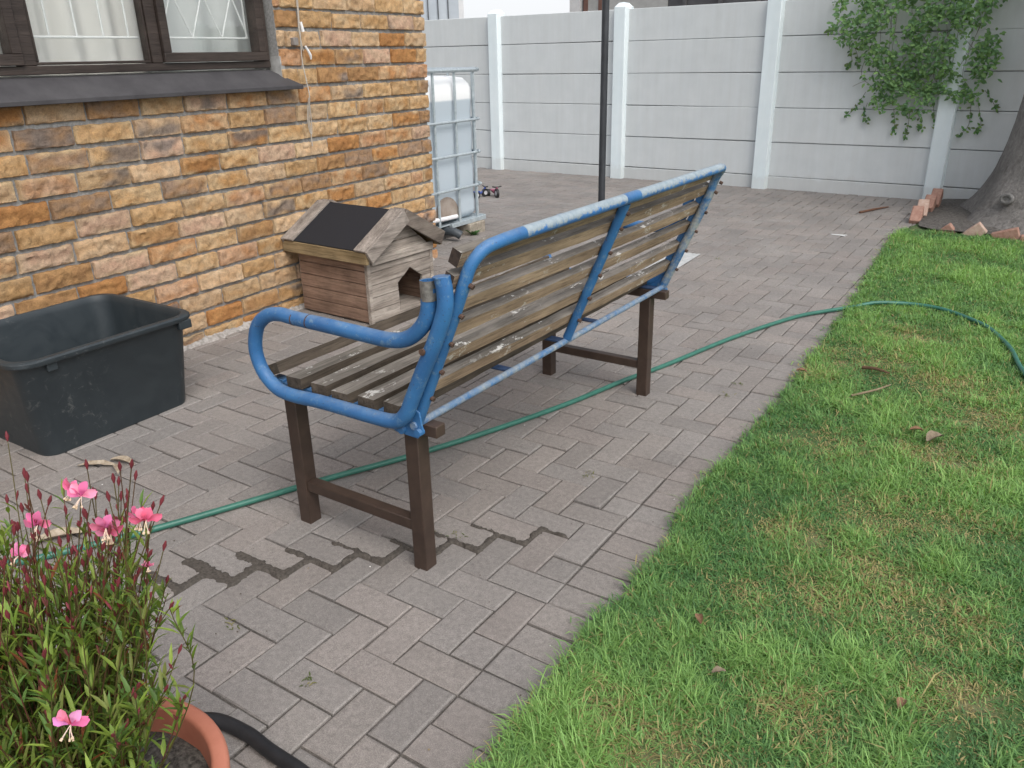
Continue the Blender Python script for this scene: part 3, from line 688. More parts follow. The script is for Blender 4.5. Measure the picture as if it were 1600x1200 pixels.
for (x, y, sx_, sy_, lb) in ((-4.12, 5.52, .08, .11, 'stained concrete block under the right front corner of the tank'), (-4.25, 4.88, .1, .1, 'concrete block under the left front corner of the tank'), (-5.1, 5.5, .1, .1, 'concrete block under the far back corner of the tank'), (-5.1, 4.9, .1, .1, 'concrete block under the near back corner of the tank')):
    b = MB(); b.box((-sx_, -sy_, -.01), (sx_, sy_, .094)); o = b.build('concrete_block', CONC, bevel=.008); o.location = (x, y, 0); o.rotation_euler.z = R(rng.uniform(-4, 4)); tag(o, lb, 'block', 'blocks carrying the water tank')
def leaf_geo(mb, p, d, L, W, col, up=Vector((0, 0, 1)), fold=.25, bend=.3):
    d = d.normalized(); s = d.cross(up)
    s = s.normalized() if s.length > 1e-3 else Vector((1, 0, 0)); n = s.cross(d)
    def q(t, w, z=0): return p + d * L * t + s * W * w + n * (z * W - bend * L * t * t)
    V = [q(0, 0), q(.35, .5, fold), q(.35, 0), q(.35, -.5, fold), q(.7, .38, fold), q(.7, 0), q(.7, -.38, fold), q(1, 0)]
    mb.add(V, [(0, 2, 1), (0, 3, 2), (1, 2, 5, 4), (2, 3, 6, 5), (4, 5, 7), (5, 6, 7)], 0, col)
wd_ = MB()
for k in range(16):
    a = rng.uniform(0, 6.28); d = Vector((math.cos(a), math.sin(a), rng.uniform(.5, 1.6))); leaf_geo(wd_, Vector((rng.gauss(0, .012), rng.gauss(0, .012), .0)), d, rng.uniform(.05, .10), .022, (.05, .12, .035))
o = wd_.build('weed', LEAF); o.location = (-4.02, 5.43, 0); tag(o, 'small green weed at the foot of the concrete block', 'weed')

# ------------------------------------------------------------------ toys
def toy_trike(loc, rz, colr, label, s=1.0):
    t = thing('toy_tricycle', label, 'toy', loc, rz, 'toys lying on the far paving')
    pl = simple('toy_plastic', tuple(c * .8 for c in colr), colr, 20, .35, 0); bk = simple('toy_black', (.018, .018, .02), (.03, .03, .03), 20, .5, 0); gy = simple('toy_grey', (.45, .45, .48), (.6, .6, .62), 20, .4, 0)
    b = MB(); b.tube([(-.09 * s, 0, .06 * s), (0, 0, .055 * s), (.06 * s, 0, .09 * s), (.085 * s, 0, .13 * s)], .014 * s, 8, 4); b.box((-.10 * s, -.035 * s, .07 * s), (-.02 * s, .035 * s, .09 * s)); b.build('frame', pl, t, bevel=.004)
    b = MB(); b.tube([(.085 * s, -.06 * s, .14 * s), (.08 * s, 0, .13 * s), (.085 * s, .06 * s, .14 * s)], .008 * s, 8, 3); b.build('handlebar', bk, t)
    for (x, y, r) in ((.08, 0, .055), (-.09, -.055, .045), (-.09, .055, .045)):
        b = MB(); b.tube([(x * s, (y - .014) * s, r * s), (x * s, (y + .014) * s, r * s)], r * s, 16); wh = b.build('wheel', bk, t)
        b = MB(); b.tube([(x * s, (y - .017) * s, r * s), (x * s, (y + .017) * s, r * s)], r * .5 * s, 12); b.build('hub', gy, wh)
    return t
toy_trike((-5.12, 7.06, 0), R(70), (.03, .07, .30), 'little blue toy tricycle lying beside the tank', .8)
toy_trike((-5.0, 7.16, 0), R(-35), (.32, .09, .15), 'little pink and grey toy tricycle right of the blue one', .85)

# ------------------------------------------------------------------ pole
b = MB(); b.tube([(0, 0, -.05), (0, 0, 3.2)], .029, 20); pole = b.build('metal_pole', simple('pole_paint', (.022, .025, .030), (.045, .05, .058), 18, .45, .15, (1, 1, .3), spec=.5))
pole.location = (-3.19, 6.15, 0); tag(pole, 'tall slim black metal pole standing in the paving', 'pole')

# ------------------------------------------------------------------ kennel
ken = thing('dog_kennel', 'weathered wooden dog kennel with black felt roof by the brick wall', 'kennel', (-3.352, 3.425, 0), R(-2.5))
KSIDE = mat_wood('kennel_side_wood', (.185, .118, .085), (.34, .23, .17), 'x', knots=True); KGREY = mat_wood('kennel_grey_wood', (.215, .182, .155), (.47, .42, .37), 'y')
KTRIM = mat_wood('kennel_trim_wood', (.17, .145, .125), (.36, .32, .285), 'y'); KYEL = mat_wood('kennel_fascia_wood', (.20, .145, .075), (.34, .26, .15), 'x')
KDARK = mat_wood('kennel_barge_wood', (.10, .08, .07), (.22, .19, .16), 'y')
FELT = simple('roof_felt', (.014, .015, .019), (.022, .023, .028), 300, .75, .3, dist=.001, spec=.3)
hxk, hyk, wz, rz_ = .288, .248, .37, .598
for s in (-1, 1):
    b = MB(); z = .01; k = 0
    while z < wz - .01:
        z2 = min(wz, z + .074); o_ = rng.uniform(-.002, .002)
        b.box((-hxk, s * hyk - .009 + o_, z), (hxk - .012, s * hyk + .009 + o_, z2 - .0042)); z = z2
    b.build('side_panel', KSIDE, ken, bevel=.002)
def slope(z): return hyk * 1.0 * (rz_ - .02 - z) / (rz_ - .02 - wz)
DL, DR, DS, DP = -.035, .175, .20, .272; DC = (DL + DR) / 2
def door_l(z): return DL if z <= DS else DL + (DC - DL) * (z - DS) / (DP - DS)
def door_r(z): return DR if z <= DS else DR + (DC - DR) * (z - DS) / (DP - DS)
def gable(b, x0, x1, door):
    zs = [.01 + .072 * k for k in range(9)]; brk = sorted(set(zs + [.03, DS, DP, wz, rz_ - .02]))
    for z0, z1 in zip(brk[:-1], brk[1:]):
        if z1 > rz_ - .015 or z1 - z0 < .004: continue
        g0 = .0038 if any(abs(z0 - z) < 1e-6 for z in zs) else 0
        o_ = .003 * math.sin(37 * round((z0 - .01) / .072 - .01)) if not door else .0025 * math.sin(21.7 * int((z0 + .001 - .01) / .072))
        zl = z0 + g0
        L = lambda z: -hyk if z <= wz else -slope(z)
        Rr = lambda z: hyk if z <= wz else slope(z)
        if door and z0 >= .028 and z1 <= DP + 1e-6:
            b.prism([(L(zl), zl), (door_l(zl), zl), (door_l(z1), z1), (L(z1), z1)], x0 + o_, x1 + o_, 'x')
            b.prism([(door_r(zl), zl), (Rr(zl), zl), (Rr(z1), z1), (door_r(z1), z1)], x0 + o_, x1 + o_, 'x')
        else: b.prism([(L(zl), zl), (Rr(zl), zl), (Rr(z1), z1), (L(z1), z1)], x0 + o_, x1 + o_, 'x')
b = MB(); gable(b, hxk - .008, hxk + .008, True); b.build('front_panel', KGREY, ken, smooth=False)
b = MB(); gable(b, -hxk - .008, -hxk + .008, False); b.build('back_panel', KGREY, ken, smooth=False)
b = MB(); b.box((-hxk + .01, -hyk + .01, .012), (hxk - .01, hyk - .01, .03)); b.build('floor', KGREY, ken)
for s in (-1, 1):
    b = MB(); b.box((hxk - .012, s * (hyk + .0105) - .012, .005), (hxk + .013, s * (hyk + .0105) + .012, wz)); b.build('corner_post', KGREY, ken, bevel=.002)
roofs = []
EY, EZ = .302, .424        # eave
sl_ = math.atan2(rz_ - EZ, EY)
for s in (-1, 1):
    ln = math.hypot(EY, rz_ - EZ); Mr = Matrix.Translation((0, 0, rz_)) @ Matrix.Rotation(-s * sl_, 4, 'X')
    b = MB(); b.box((-.33, 0 if s > 0 else -ln, .0), (.345, ln if s > 0 else 0, .014), M=Mr); b.build('roof_panel', FELT, ken, bevel=.002)
    for xs in (-1, 1):
        b = MB(); xa = .345 if xs > 0 else -.33; b.box((min(xa, xa - xs * .085), (.0 if s > 0 else -ln - .01), .015), (max(xa, xa - xs * .085), (ln + .01 if s > 0 else 0), .029), M=Mr)
        b.build('roof_trim', KTRIM, ken, bevel=.003)
        b = MB(); b.box((min(xa, xa + xs * .02), (0 if s > 0 else -ln - .012), -.055), (max(xa, xa + xs * .02), (ln + .012 if s > 0 else 0), .026), M=Mr)
        b.build('barge_board', KDARK if (s > 0) else KTRIM, ken, bevel=.003)
    b = MB(); b.box((-.35, s * EY - .011, EZ - .06), (.344, s * EY + .011, EZ + .006)); b.build('fascia', KYEL, ken, bevel=.003)
b = MB(); b.box((hxk + .010, -.24, wz - .028), (hxk + .024, .27, wz + .02)); b.build('cross_board', KGREY, ken, bevel=.003)

# ------------------------------------------------------------------ tub
tub = thing('plastic_tub', 'large empty dark slate plastic tub by the brick wall', 'tub', (-3.30, 1.60, 0), R(1))
def mat_tub():
    n = N('tub_plastic'); f = n.noise(6, 5, .65, dist=1.5); f2 = n.noise(26, 6, .75, dist=1.); p = n.noise(2.6, 2, .5)
    c = n.ramp(f, [(.3, (.022, .030, .036)), (.7, (.034, .044, .050))])
    k = n.math('MULTIPLY', n.ramp(f2, [(.57, 0.), (.66, 1.)]), n.ramp(p, [(.47, 0.), (.6, .6)]))
    n.color(n.mix(c, (.13, .14, .14), k)); n.rough(n.ramp(f, [(.3, .42), (.7, .58)])); n.spec(.45); n.bump(f2, .06, .001); return n.m
TUB = mat_tub()
b = MB(); A, B_ = .27, .32
prof = [(-.02, .012, .07), (0, .0, .06), (.004, .012, .06), (.045, .38, .075), (.048, .384, .075), (.070, .386, .09), (.074, .392, .09), (.074, .404, .09), (.068, .410, .088), (.046, .411, .08), (.040, .405, .075), (.036, .38, .07), (-.004, .02, .055), (-.012, .014, .05)]
loft(b, [rrect(A + o_, B_ + o_ * .9, r_, z_, 8) for o_, z_, r_ in prof], cap0=True, cap1=True)
b.build('bin_body', TUB, tub, angle=40)
b = MB(); b.box((A + .045, B_ - .03, .352), (A + .070, B_ + .03, .390)); b.build('rim_tab', TUB, tub, bevel=.004)
b = MB(); b.box((A + .045, -B_ + .05, .352), (A + .06, -B_ + .09, .388)); b.build('rim_tab', TUB, tub, bevel=.004)

# ------------------------------------------------------------------ bench
bench = thing('park_bench', 'long slatted bench with blue tube frame on brown steel legs', 'bench')
lean = Vector((.406, 0, .914)); rear = Vector((.914, 0, -.406))
b = MB()
loop = [(-1.352, .500), (-1.436, .494), (-1.541, .494), (-1.648, .493), (-1.748, .488), (-1.813, .496), (-1.866, .535), (-1.889, .591), (-1.884, .641), (-1.860, .690), (-1.813, .724), (-1.760, .736), (-1.704, .734), (-1.571, .733), (-1.445, .731), (-1.349, .731), (-1.290, .744), (-1.243, .778), (-1.216, .818), (-1.207, .870), (-1.208, .907)]
rearpts = [(-1.164, .919), (-1.158, .880), (-1.164, .832), (-1.200, .748), (-1.245, .662), (-1.288, .575), (-1.312, .530)]
def make_arm(Y, name='arm_loop'):
    b = MB(); b.tube([(x, Y, z) for x, z in rearpts + loop], .0205, 16, 5, hollow=True)
    arm = b.build(name, BLUE, bench, angle=50)
    g_ = MB(); g_.tube([(-1.2065, Y, .858), (-1.207, Y, .872), (-1.208, Y, .9085)], .0211, 16, cap=False); g_.build('worn_tip', simple('worn_steel', (.14, .135, .125), (.30, .29, .27), 60, .5, .2, metal=.3), arm)
    g_ = MB(); g_.tube([(-1.166, Y, .9175), (-1.1665, Y, .9225)], .0222, 16); g_.build('end_cap', BLUE, arm, bevel=.001)
    for x in (-1.70, -1.642): g_ = MB(); g_.tube([(x, Y, .7335), (x + .004, Y, .7333)], .0209, 16); g_.build('weld_seam', RUST, arm)
    return arm
make_arm(1.44); make_arm(3.085)
def along(z, y=1.48): return -1.285 + (z - .50) * .444 - .021 * max(0, min(1, 1 - (y - 1.48) / 1.55))
b = MB()
hp = [(along(.475), 1.482, .475), (along(.56), 1.482, .56), (along(.70), 1.482, .70), (along(.82), 1.482, .82), (along(.90) - .004, 1.482, .895), (along(.95) - .010, 1.492, .945), (along(.985) - .008, 1.525, .978), (-1.080, 1.575, .991), (-1.078, 1.66, .993)]
b.tube(hp, .0165, 14, 5); b.build('back_hoop', BLUE, bench)
b = MB(); b.tube([(-1.078, 1.66, .993), (-1.071, 2.2, .9935), (-1.065, 2.75, .994), (-1.062, 3.005, .994)], .0168, 16, 6); tr = b.build('top_rail', TOPWORN, bench)
b = MB(); b.tube([(-1.071, 2.205, .9935), (-1.0698, 2.30, .9935)], .0172, 16); b.build('paint_band', BLUE, tr)
b = MB()
fp = [(-1.062, 3.005, .994), (-1.066, 3.035, .986), (along(.94, 3.05) - .006, 3.055, .945), (along(.86, 3.05), 3.056, .86), (along(.70, 3.05), 3.056, .70), (along(.55, 3.05), 3.056, .55), (along(.475, 3.05), 3.056, .475)]
b.tube(fp, .0165, 14, 5); b.build('back_hoop', mat_blue('dusty_blue_paint', .35), bench)
b = MB(); p0, p1 = Vector((along(.975, 2.25) + .002, 2.25, .978)), Vector((along(.50, 2.25), 2.265, .50))
b.tube([p0, p1], .0155, 14); b.build('back_strut', BLUE, bench)
b = MB(); b.tube([(-1.304, 1.455, .490), (-1.290, 3.085, .490)], .0108, 12); b.build('lower_rail', BLUEWORN, bench)
# slats: (centre x, z) at the near end
BY0, BY1 = 1.425, 3.075
def slat_back(zc, y0, y1, nm='back_slat'):
    b = MB(); th_, wd = .028, .040
    p = []
    for y in (y0, y1):
        c = Vector((along(zc, y), 0, zc)) - rear * (.0165 + th_ / 2 + .001)
        for a, d_ in ((-1, -1), (1, -1), (1, 1), (-1, 1)):
            q = c + rear * (a * th_ / 2) + lean * (d_ * wd / 2); p.append(Vector((q.x, y, q.z)))
    V = p; b.add(V, [(0, 1, 5, 4), (1, 2, 6, 5), (3, 0, 4, 7)], 1); b.add([V[2], V[3], V[7], V[6]], [(0, 1, 2, 3)], 0)
    b.add(V[:4], [(3, 2, 1, 0)], 2); b.add(V[4:], [(0, 1, 2, 3)], 2)
    bm = bmesh.new(); o = b.build(nm, [BENCH_TOP, BENCH_SIDE, END_WOOD], bench, smooth=False)
    bm.from_mesh(o.data); bmesh.ops.remove_doubles(bm, verts=bm.verts, dist=1e-5); bmesh.ops.recalc_face_normals(bm, faces=bm.faces)
    ed = [e for e in bm.edges if abs((e.verts[0].co - e.verts[1].co).y) > .5]
    bmesh.ops.subdivide_edges(bm, edges=ed, cuts=28)
    for v in bm.verts:
        s_ = noise.noise(Vector((v.co.y * 9, zc * 31, v.co.x * 55))); v.co += lean * .0022 * s_ + rear * .0016 * noise.noise(Vector((v.co.y * 14, zc * 11, v.co.z * 60)))
        v.co.z -= .004 * math.sin((v.co.y - y0) / (y1 - y0) * math.pi)
    bm.to_mesh(o.data); bm.free(); return o
for k, zc in enumerate((.955, .895, .8175, .743, .657, .573)):
    slat_back(zc, 1.452 + (.0 if k == 0 else rng.uniform(.0, .012) + (.02 if k > 1 else 0)), 3.075 + rng.uniform(-.01, .01))
def slat_seat(xc, zc, wd, th_, y0, y1, tilt=0):
    b = MB(); b.box((-wd / 2, y0, -th_ / 2), (wd / 2, y1, th_ / 2), 'wood')
    o = b.build('seat_slat', [BENCH_TOP, mat_seat_shade], bench, smooth=False)
    bm = bmesh.new(); bm.from_mesh(o.data); bmesh.ops.remove_doubles(bm, verts=bm.verts, dist=1e-5); bmesh.ops.recalc_face_normals(bm, faces=bm.faces)
    ed = [e for e in bm.edges if abs((e.verts[0].co - e.verts[1].co).y) > .5]; bmesh.ops.subdivide_edges(bm, edges=ed, cuts=28)
    M_ = Matrix.Translation((xc, 0, zc)) @ Matrix.Rotation(tilt, 4, 'Y')
    for v in bm.verts:
        v.co.x += .002 * noise.noise(Vector((v.co.y * 8, xc * 31, v.co.x * 40))); v.co.z += .0022 * noise.noise(Vector((v.co.y * 11, xc * 17, v.co.x * 50 + v.co.z * 30)))
        v.co = M_ @ v.co
    bm.to_mesh(o.data); bm.free(); return o
mat_seat_shade = mat_wood('shaded_slat_side', (.055, .045, .036), (.13, .105, .08), 'y')  # gap shading between the seat slats, put into a darker side colour
for xc, zc, wd, tl in ((-1.872, .550, .064, R(-24)), (-1.772, .531, .062, R(-3)), (-1.674, .528, .061, 0), (-1.578, .527, .061, 0), (-1.486, .527, .060, R(1)), (-1.392, .530, .060, R(3))):
    slat_seat(xc, zc - .017, wd, .034, 1.462 + rng.uniform(-.006, .012), 3.06 + rng.uniform(-.01, .01), tl)
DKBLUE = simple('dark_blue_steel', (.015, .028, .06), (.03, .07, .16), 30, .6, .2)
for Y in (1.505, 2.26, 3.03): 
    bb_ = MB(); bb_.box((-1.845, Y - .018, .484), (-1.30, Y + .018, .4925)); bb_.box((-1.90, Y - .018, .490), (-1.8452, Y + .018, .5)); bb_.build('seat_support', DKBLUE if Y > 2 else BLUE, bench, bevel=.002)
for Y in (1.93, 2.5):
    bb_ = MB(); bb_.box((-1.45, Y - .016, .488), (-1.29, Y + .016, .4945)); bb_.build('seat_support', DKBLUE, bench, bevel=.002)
# hinge brackets
for Y, s in ((1.462, 1), (3.072, -1)):
    b = MB(); b.prism([(-1.44, .480), (-1.37, .455), (-1.297, .452), (-1.276, .475), (-1.285, .530), (-1.31, .545), (-1.345, .505)], Y, Y + s * .006, 'y')
    br = b.build('hinge_plate', BLUE, bench, bevel=.0015)
    for x, z in ((-1.345, .470), (-1.288, .474)): b = MB(); b.tube([(x, Y - s * .012, z), (x, Y + s * .01, z)], .011, 10); b.build('hinge_bolt', BLUE, br)
# bolts
for Y, zs, off_ in ((1.482, (.902, .822, .744, .662, .580), .0165), (2.257, (.95, .902, .822, .744, .662, .580), .0155), (3.056, (.94, .902, .822, .744, .662, .580), .0165)):
    for z in zs:
        c = Vector((along(z, Y), Y, z)); bo = MB(); bo.tube([c + rear * (off_ - .003), c + rear * (off_ + .009)], .0065, 8); bo.build('bolt', RUST, bench)
c = Vector((-1.222, 1.4205, .728)); bo = MB(); bo.tube([c, c + Vector((0, -.006, 0))], .009, 10); bo.build('bolt', RUST, bench)
for Y in (1.512, 3.03):
    for X in (-1.83, -1.345):
        b = MB(); b.box((X - .024, Y - .024, -.004), (X + .024, Y + .024, .447)); b.build('leg', BROWN, bench, bevel=.003)
    b = MB(); b.box((-1.806, Y - .018, .122), (-1.369, Y + .018, .158)); b.build('stretcher', BROWN, bench, bevel=.003)
    b = MB(); b.box((-1.92, Y - .0195, .448), (-1.255, Y + .0195, .483)); b.build('cross_bar', BROWN, bench, bevel=.003)

# ------------------------------------------------------------------ hose, pipe
hp = [(-3.6, .35), (-3.1, .55), (-2.75, .68), (-2.44, .82), (-2.33, .96), (-2.2, 1.2), (-2.07, 1.49), (-1.97, 1.72), (-1.83, 2.01), (-1.7, 2.33), (-1.57, 2.72), (-1.475, 3.10), (-1.39, 3.38), (-1.25, 3.93), (-1.08, 4.42)]
lift = [(-.96, 4.62, .014), (-.84, 4.76, .02), (-.74, 4.86, 0.035), (-.63, 4.92, 0.035), (-.52, 4.945, 0.034), (-.40, 4.92, 0.035), (-.28, 4.84, 0.032), (-.16, 4.70, 0.035), (-.08, 4.54, 0.031), (-.02, 4.35, 0.035), (.05, 4.05, 0.031), (.2, 3.6, 0.035), (.5, 3.1, 0.035), (1.1, 2.6, .035), (1.8, 2.3, .035), (2.6, 2.2, .035)]
b = MB(); b.tube([(x, y, .0125) for x, y in hp] + lift, .0108, 12, 8)
def mat_hose():
    n = N('hose_green'); f = n.noise(14, 4, .6); n.color(n.ramp(f, [(.3, (.028, .118, .088)), (.7, (.042, .168, .125))])); n.rough(.38); n.spec(.45); return n.m
tag(b.build('garden_hose', mat_hose()), 'green garden hose lying under the bench and onto the lawn', 'hose')
b = MB(); b.tube([(-1.47, .55, .017), (-1.44, .68, .017), (-1.37, .765, .017), (-1.27, .785, .017), (-1.18, .780, .017), (-1.05, .775, .017), (-.9, .74, .017), (-.7, .6, .017)], .0165, 14, 8)
tag(b.build('black_pipe', simple('black_rubber', (.012, .013, .015), (.022, .023, .026), 25, .5, .05)), 'thick black plastic pipe lying behind the terracotta pot', 'pipe')

# ------------------------------------------------------------------ pot and plant
pot = thing('flower_pot', 'round terracotta coloured plastic pot at lower left', 'pot', (-1.148, .393, 0))
TERRA = simple('terracotta', (.43, .155, .10), (.50, .195, .13), 12, .55, .06, spec=.35)
b = MB(); b.lathe([(.0, .0), (.165, .0), (.17, .006), (.203, .215), (.226, .218), (.234, .225), (.238, .270), (.236, .277), (.230, .280), (.214, .280), (.209, .277), (.207, .270), (.205, .23), (.190, .1)], 64); b.build('pot_body', TERRA, pot, angle=50)
b = MB(); K = 40
for i in range(13):
    for k in range(K):
        r = .204 * i / 12; t = 2 * math.pi * k / K; x, y = r * math.cos(t), r * math.sin(t)
        b.v.append((x, y, .222 + .010 * noise.noise(Vector((x * 20, y * 20, 0))) + .007 * noise.noise(Vector((x * 70, y * 70, 1))))); b.c.append(None)
for i in range(12):
    for k in range(K): k2 = (k + 1) % K; b.f.append((i * K + k, (i + 1) * K + k, (i + 1) * K + k2, i * K + k2)); b.m.append(0)
b.build('soil', simple('potting_soil', (.03, .027, .025), (.15, .14, .125), 110, .95, 1.0, dist=.008), pot)
plant = thing('flowering_plant', 'bushy plant with red stems and pink flowers in the terracotta pot', 'plant', (-1.148, .393, .22))
st, lv, bd = MB(), MB(), MB()
RED = [(.095, .052, .026), (.085, .065, .026), (.12, .045, .032), (.10, .085, .03)]
GRN = [(.15, .235, .036), (.20, .29, .048), (.12, .195, .036), (.24, .33, .062), (.11, .20, .05), (.17, .20, .05)]
O = Vector((-1.148, .393, .22))
def stem(base, tip, rad=.0022, leaves=14, l0=.08, l1=.72, buds=True, ll=.055):
    base, tip = Vector(base), Vector(tip); mid = base.lerp(tip, .5) + Vector((rng.gauss(0, .02), rng.gauss(0, .02), .03))
    pts = catmull([base, mid, tip], 6); c = rng.choice(RED)
    st.tube(pts, [rad, rad * .9, rad * .55], 5, col=c)
    for k in range(leaves):
        t = rng.uniform(l0, l1); p = pts[min(len(pts) - 2, int(t * (len(pts) - 1)))].lerp(pts[min(len(pts) - 1, int(t * (len(pts) - 1)) + 1)], (t * (len(pts) - 1)) % 1)
        a = rng.uniform(0, 6.283); up = rng.uniform(.9, 3.6)
        col = rng.choice(GRN); s_ = rng.uniform(.8, 1.2); col = tuple(v * s_ for v in col)
        if rng.random() < .05: col = (.22, .07, .03)
        leaf_geo(lv, p, Vector((math.cos(a), math.sin(a), up)), ll * rng.uniform(.6, 1.35), ll * .165 * rng.uniform(.8, 1.2), col, fold=.2, bend=.25)
    if buds:
        for k in range(rng.randint(1, 4)):
            t = rng.uniform(.72, 1.0); i = min(len(pts) - 1, int(t * (len(pts) - 1))); p = pts[i]
            a = rng.uniform(0, 6.28); d = Vector((.35 * math.cos(a), .35 * math.sin(a), 1)).normalized(); L = rng.uniform(.008, .017)
            bd.tube([p, p + d * L * .6, p + d * L], [.0009, .0021, .0008], 5, col=rng.choice([(.16, .03, .035), (.12, .035, .03), (.22, .045, .06)]))
        d = (pts[-1] - pts[-2]).normalized(); bd.tube([pts[-1], pts[-1] + d * .008, pts[-1] + d * .016], [.0011, .0030, .0009], 6, col=(.17, .03, .04))
def L_(x, y, z): return (x - O.x, y - O.y, z - O.z)
# tall flowering stems (world tips), then the bushy body
tall = [(-1.093, .43, .875), (-.953, .501, .902), (-1.027, .511, .853), (-1.074, .503, .816), (-.969, .538, .821), (-.957, .522, .759), (-.945, .506, .674), (-1.158, .386, .722), (-1.118, .474, .707), (-1.063, .39, .827), (-1.1, .45, .825), (-1.052, .53, .793), (-.946, .493, .769), (-.959, .424, .805), (-.966, .395, .80), (-1.097, .524, .684), (-.975, .449, .794), (-1.025, .512, .695), (-1.159, .386, .665), (-1.227, .46, .65), (-1.04, .468, .845), (-.965, .508, .81), (-1.005, .475, .80), (-1.122, .437, .787), (-1.13, .407, .75), (-.982, .507, .728)]
PR = Vector((.833, .552, 0)); PF = Vector((-.552, .833, 0)); AX = Vector((-1.148, .393, 0))
for x, y, z in tall:
    b0 = AX + PR * rng.gauss(0, .05) + PF * rng.gauss(0, .05)
    stem(L_(b0.x, b0.y, .225), L_(x, y, z), .0014, 24, .10, .76, True, .036)
for k in range(85):
    a, r = rng.uniform(0, 6.283), .21 * math.sqrt(rng.random()); q = AX + PR * r * math.cos(a) + PF * r * math.sin(a) * .9; b0 = AX.lerp(q, .35)
    stem(L_(b0.x, b0.y, .225), L_(q.x, q.y, rng.uniform(.70, .86)), .0013, 22, .10, .80, True, .035)
for k in range(190):
    a, r = rng.uniform(0, 6.283), .225 * math.sqrt(rng.random()); q = AX + PR * r * math.cos(a) + PF * r * math.sin(a) * .9; b0 = AX.lerp(q, .4)
    stem(L_(b0.x, b0.y, .225), L_(q.x, q.y, rng.uniform(.50, .77)), .0012, 30, .12, .98, rng.random() < .35, .036)
for k in range(70):     # low skirt over the rim, thinner on the open right side
    a, r = rng.uniform(1.0, 5.6), rng.uniform(.10, .23); q = AX + PR * r * math.cos(a) + PF * r * math.sin(a); b0 = AX.lerp(q, .3)
    stem(L_(b0.x, b0.y, .23), L_(q.x, q.y, rng.uniform(.30, .50)), .0013, 18, .2, 1.0, rng.random() < .2, .042)
for e in ((-.915, .43, .40), (-.925, .46, .345), (-.90, .40, .50)): stem(L_(-1.12, .40, .23), L_(e[0] - .06, e[1], e[2]), .0016, 12, .3, .95, True, .04)
STEM = mat_leaf('stem_skin', .05, .55)
o = st.build('stem_cluster', STEM, plant); o = lv.build('foliage', mat_leaf('gaura_leaf', .28, .5), plant, angle=60); tag(bd.build('bud', STEM, plant), kind='stuff')
def flower(c, face, s=1.0, mul=1.0):
    f = MB(); c = Vector(L_(*c)); face = Vector(face).normalized(); up = Vector((0, 0, 1)); sx_ = face.cross(up).normalized(); u = sx_.cross(face)
    for k, a in enumerate((20, 65, 115, 160)):
        a = R(a + rng.uniform(-12, 12)); d = sx_ * math.cos(a) + u * math.sin(a) + face * .25
        s2 = d.cross(face).normalized(); L, W = .030 * s, .019 * s; nrm = s2.cross(d).normalized()
        col = tuple(v * mul * rng.uniform(.85, 1.15) for v in rng.choice([(.76, .16, .37), (.80, .25, .48), (.70, .12, .30)]))
        V = []; K = [(0, .0), (.12, .2), (.35, .55), (.6, 1.), (.85, .85), (1, .35)]
        for t, wv in K:
            for q in (-1, -.4, .4, 1): V.append(c + d * L * t + s2 * W * .55 * wv * q + nrm * (.10 * L * (q * q) * wv - .35 * L * t * t) + nrm * .002 * rng.uniform(-1, 1))
        F = [(i * 4 + q, i * 4 + q + 1, i * 4 + 5 + q, i * 4 + 4 + q) for i in range(5) for q in range(3)]
        pale = tuple(min(1, v * 1.25 + .06) for v in col)
        f.add(V, F, 0, [col if i < 12 else pale for i in range(len(V))])
    for k in range(4):      # narrow red sepals bent back
        a = rng.uniform(0, 6.28); d = (sx_ * math.cos(a) + u * abs(math.sin(a)) - face * .4).normalized(); leaf_geo(f, c, d, .022 * s, .004 * s, (.5, .03, .08), bend=.1)
    fl = f.build('flower', PETAL, plant, angle=70)
    q = MB()
    for k in range(6):
        d = (face * .9 - u * rng.uniform(.5, 1.3) + sx_ * rng.uniform(-.5, .5)).normalized(); e = c + d * .024 * s
        q.tube([c, c + d * .012 * s + face * .002, e], [.0005, .00045, .0004], 4, col=(.85, .72, .70)); q.tube([e, e + d * .005 * s], .0013, 5, col=(.80, .66, .55))
    q.build('stamens', PETAL, fl)
for c, fc, s, m_ in (((-1.036, .468, .85), (.5, -.7, .2), 1.25, 1), ((-1.058, .469, .853), (.2, -.9, -.1), 1.1, 1), ((-.959, .508, .816), (.6, -.6, -.2), 1.3, 1), ((-.974, .51, .814), (.3, -.7, -.2), 1.2, .9), ((-.997, .471, .811), (.7, -.6, -.1), 1.2, .85), ((-1.025, .488, .784), (.8, -.3, -.2), 1.1, .9), ((-1.008, .478, .795), (.3, -.8, -.1), 1.1, .95), ((-1.119, .437, .793), (.4, -.8, 0), 1.3, 1), ((-1.128, .407, .756), (.2, -.8, .3), 1.1, .9), ((-.894, .323, .639), (.55, -.75, .1), 1.35, 1.05), ((-.979, .507, .733), (.4, -.5, -.2), .55, .9)):
    flower(c, fc, s * .53, m_)
sw = MB()
for x, y in ((.10, .06), (.115, .035), (.13, .07)):
    for k in range(7):
        a = rng.uniform(0, 6.28); leaf_geo(sw, Vector((x, y, .228)), Vector((math.cos(a), math.sin(a), .6)), .016, .007, (.16, .26, .07))
sd_ = sw.build('seedling', LEAF); sd_.location = (-1.148, .393, 0); tag(sd_, 'tiny pale green seedlings sprouting from the soil in the pot', 'seedling')

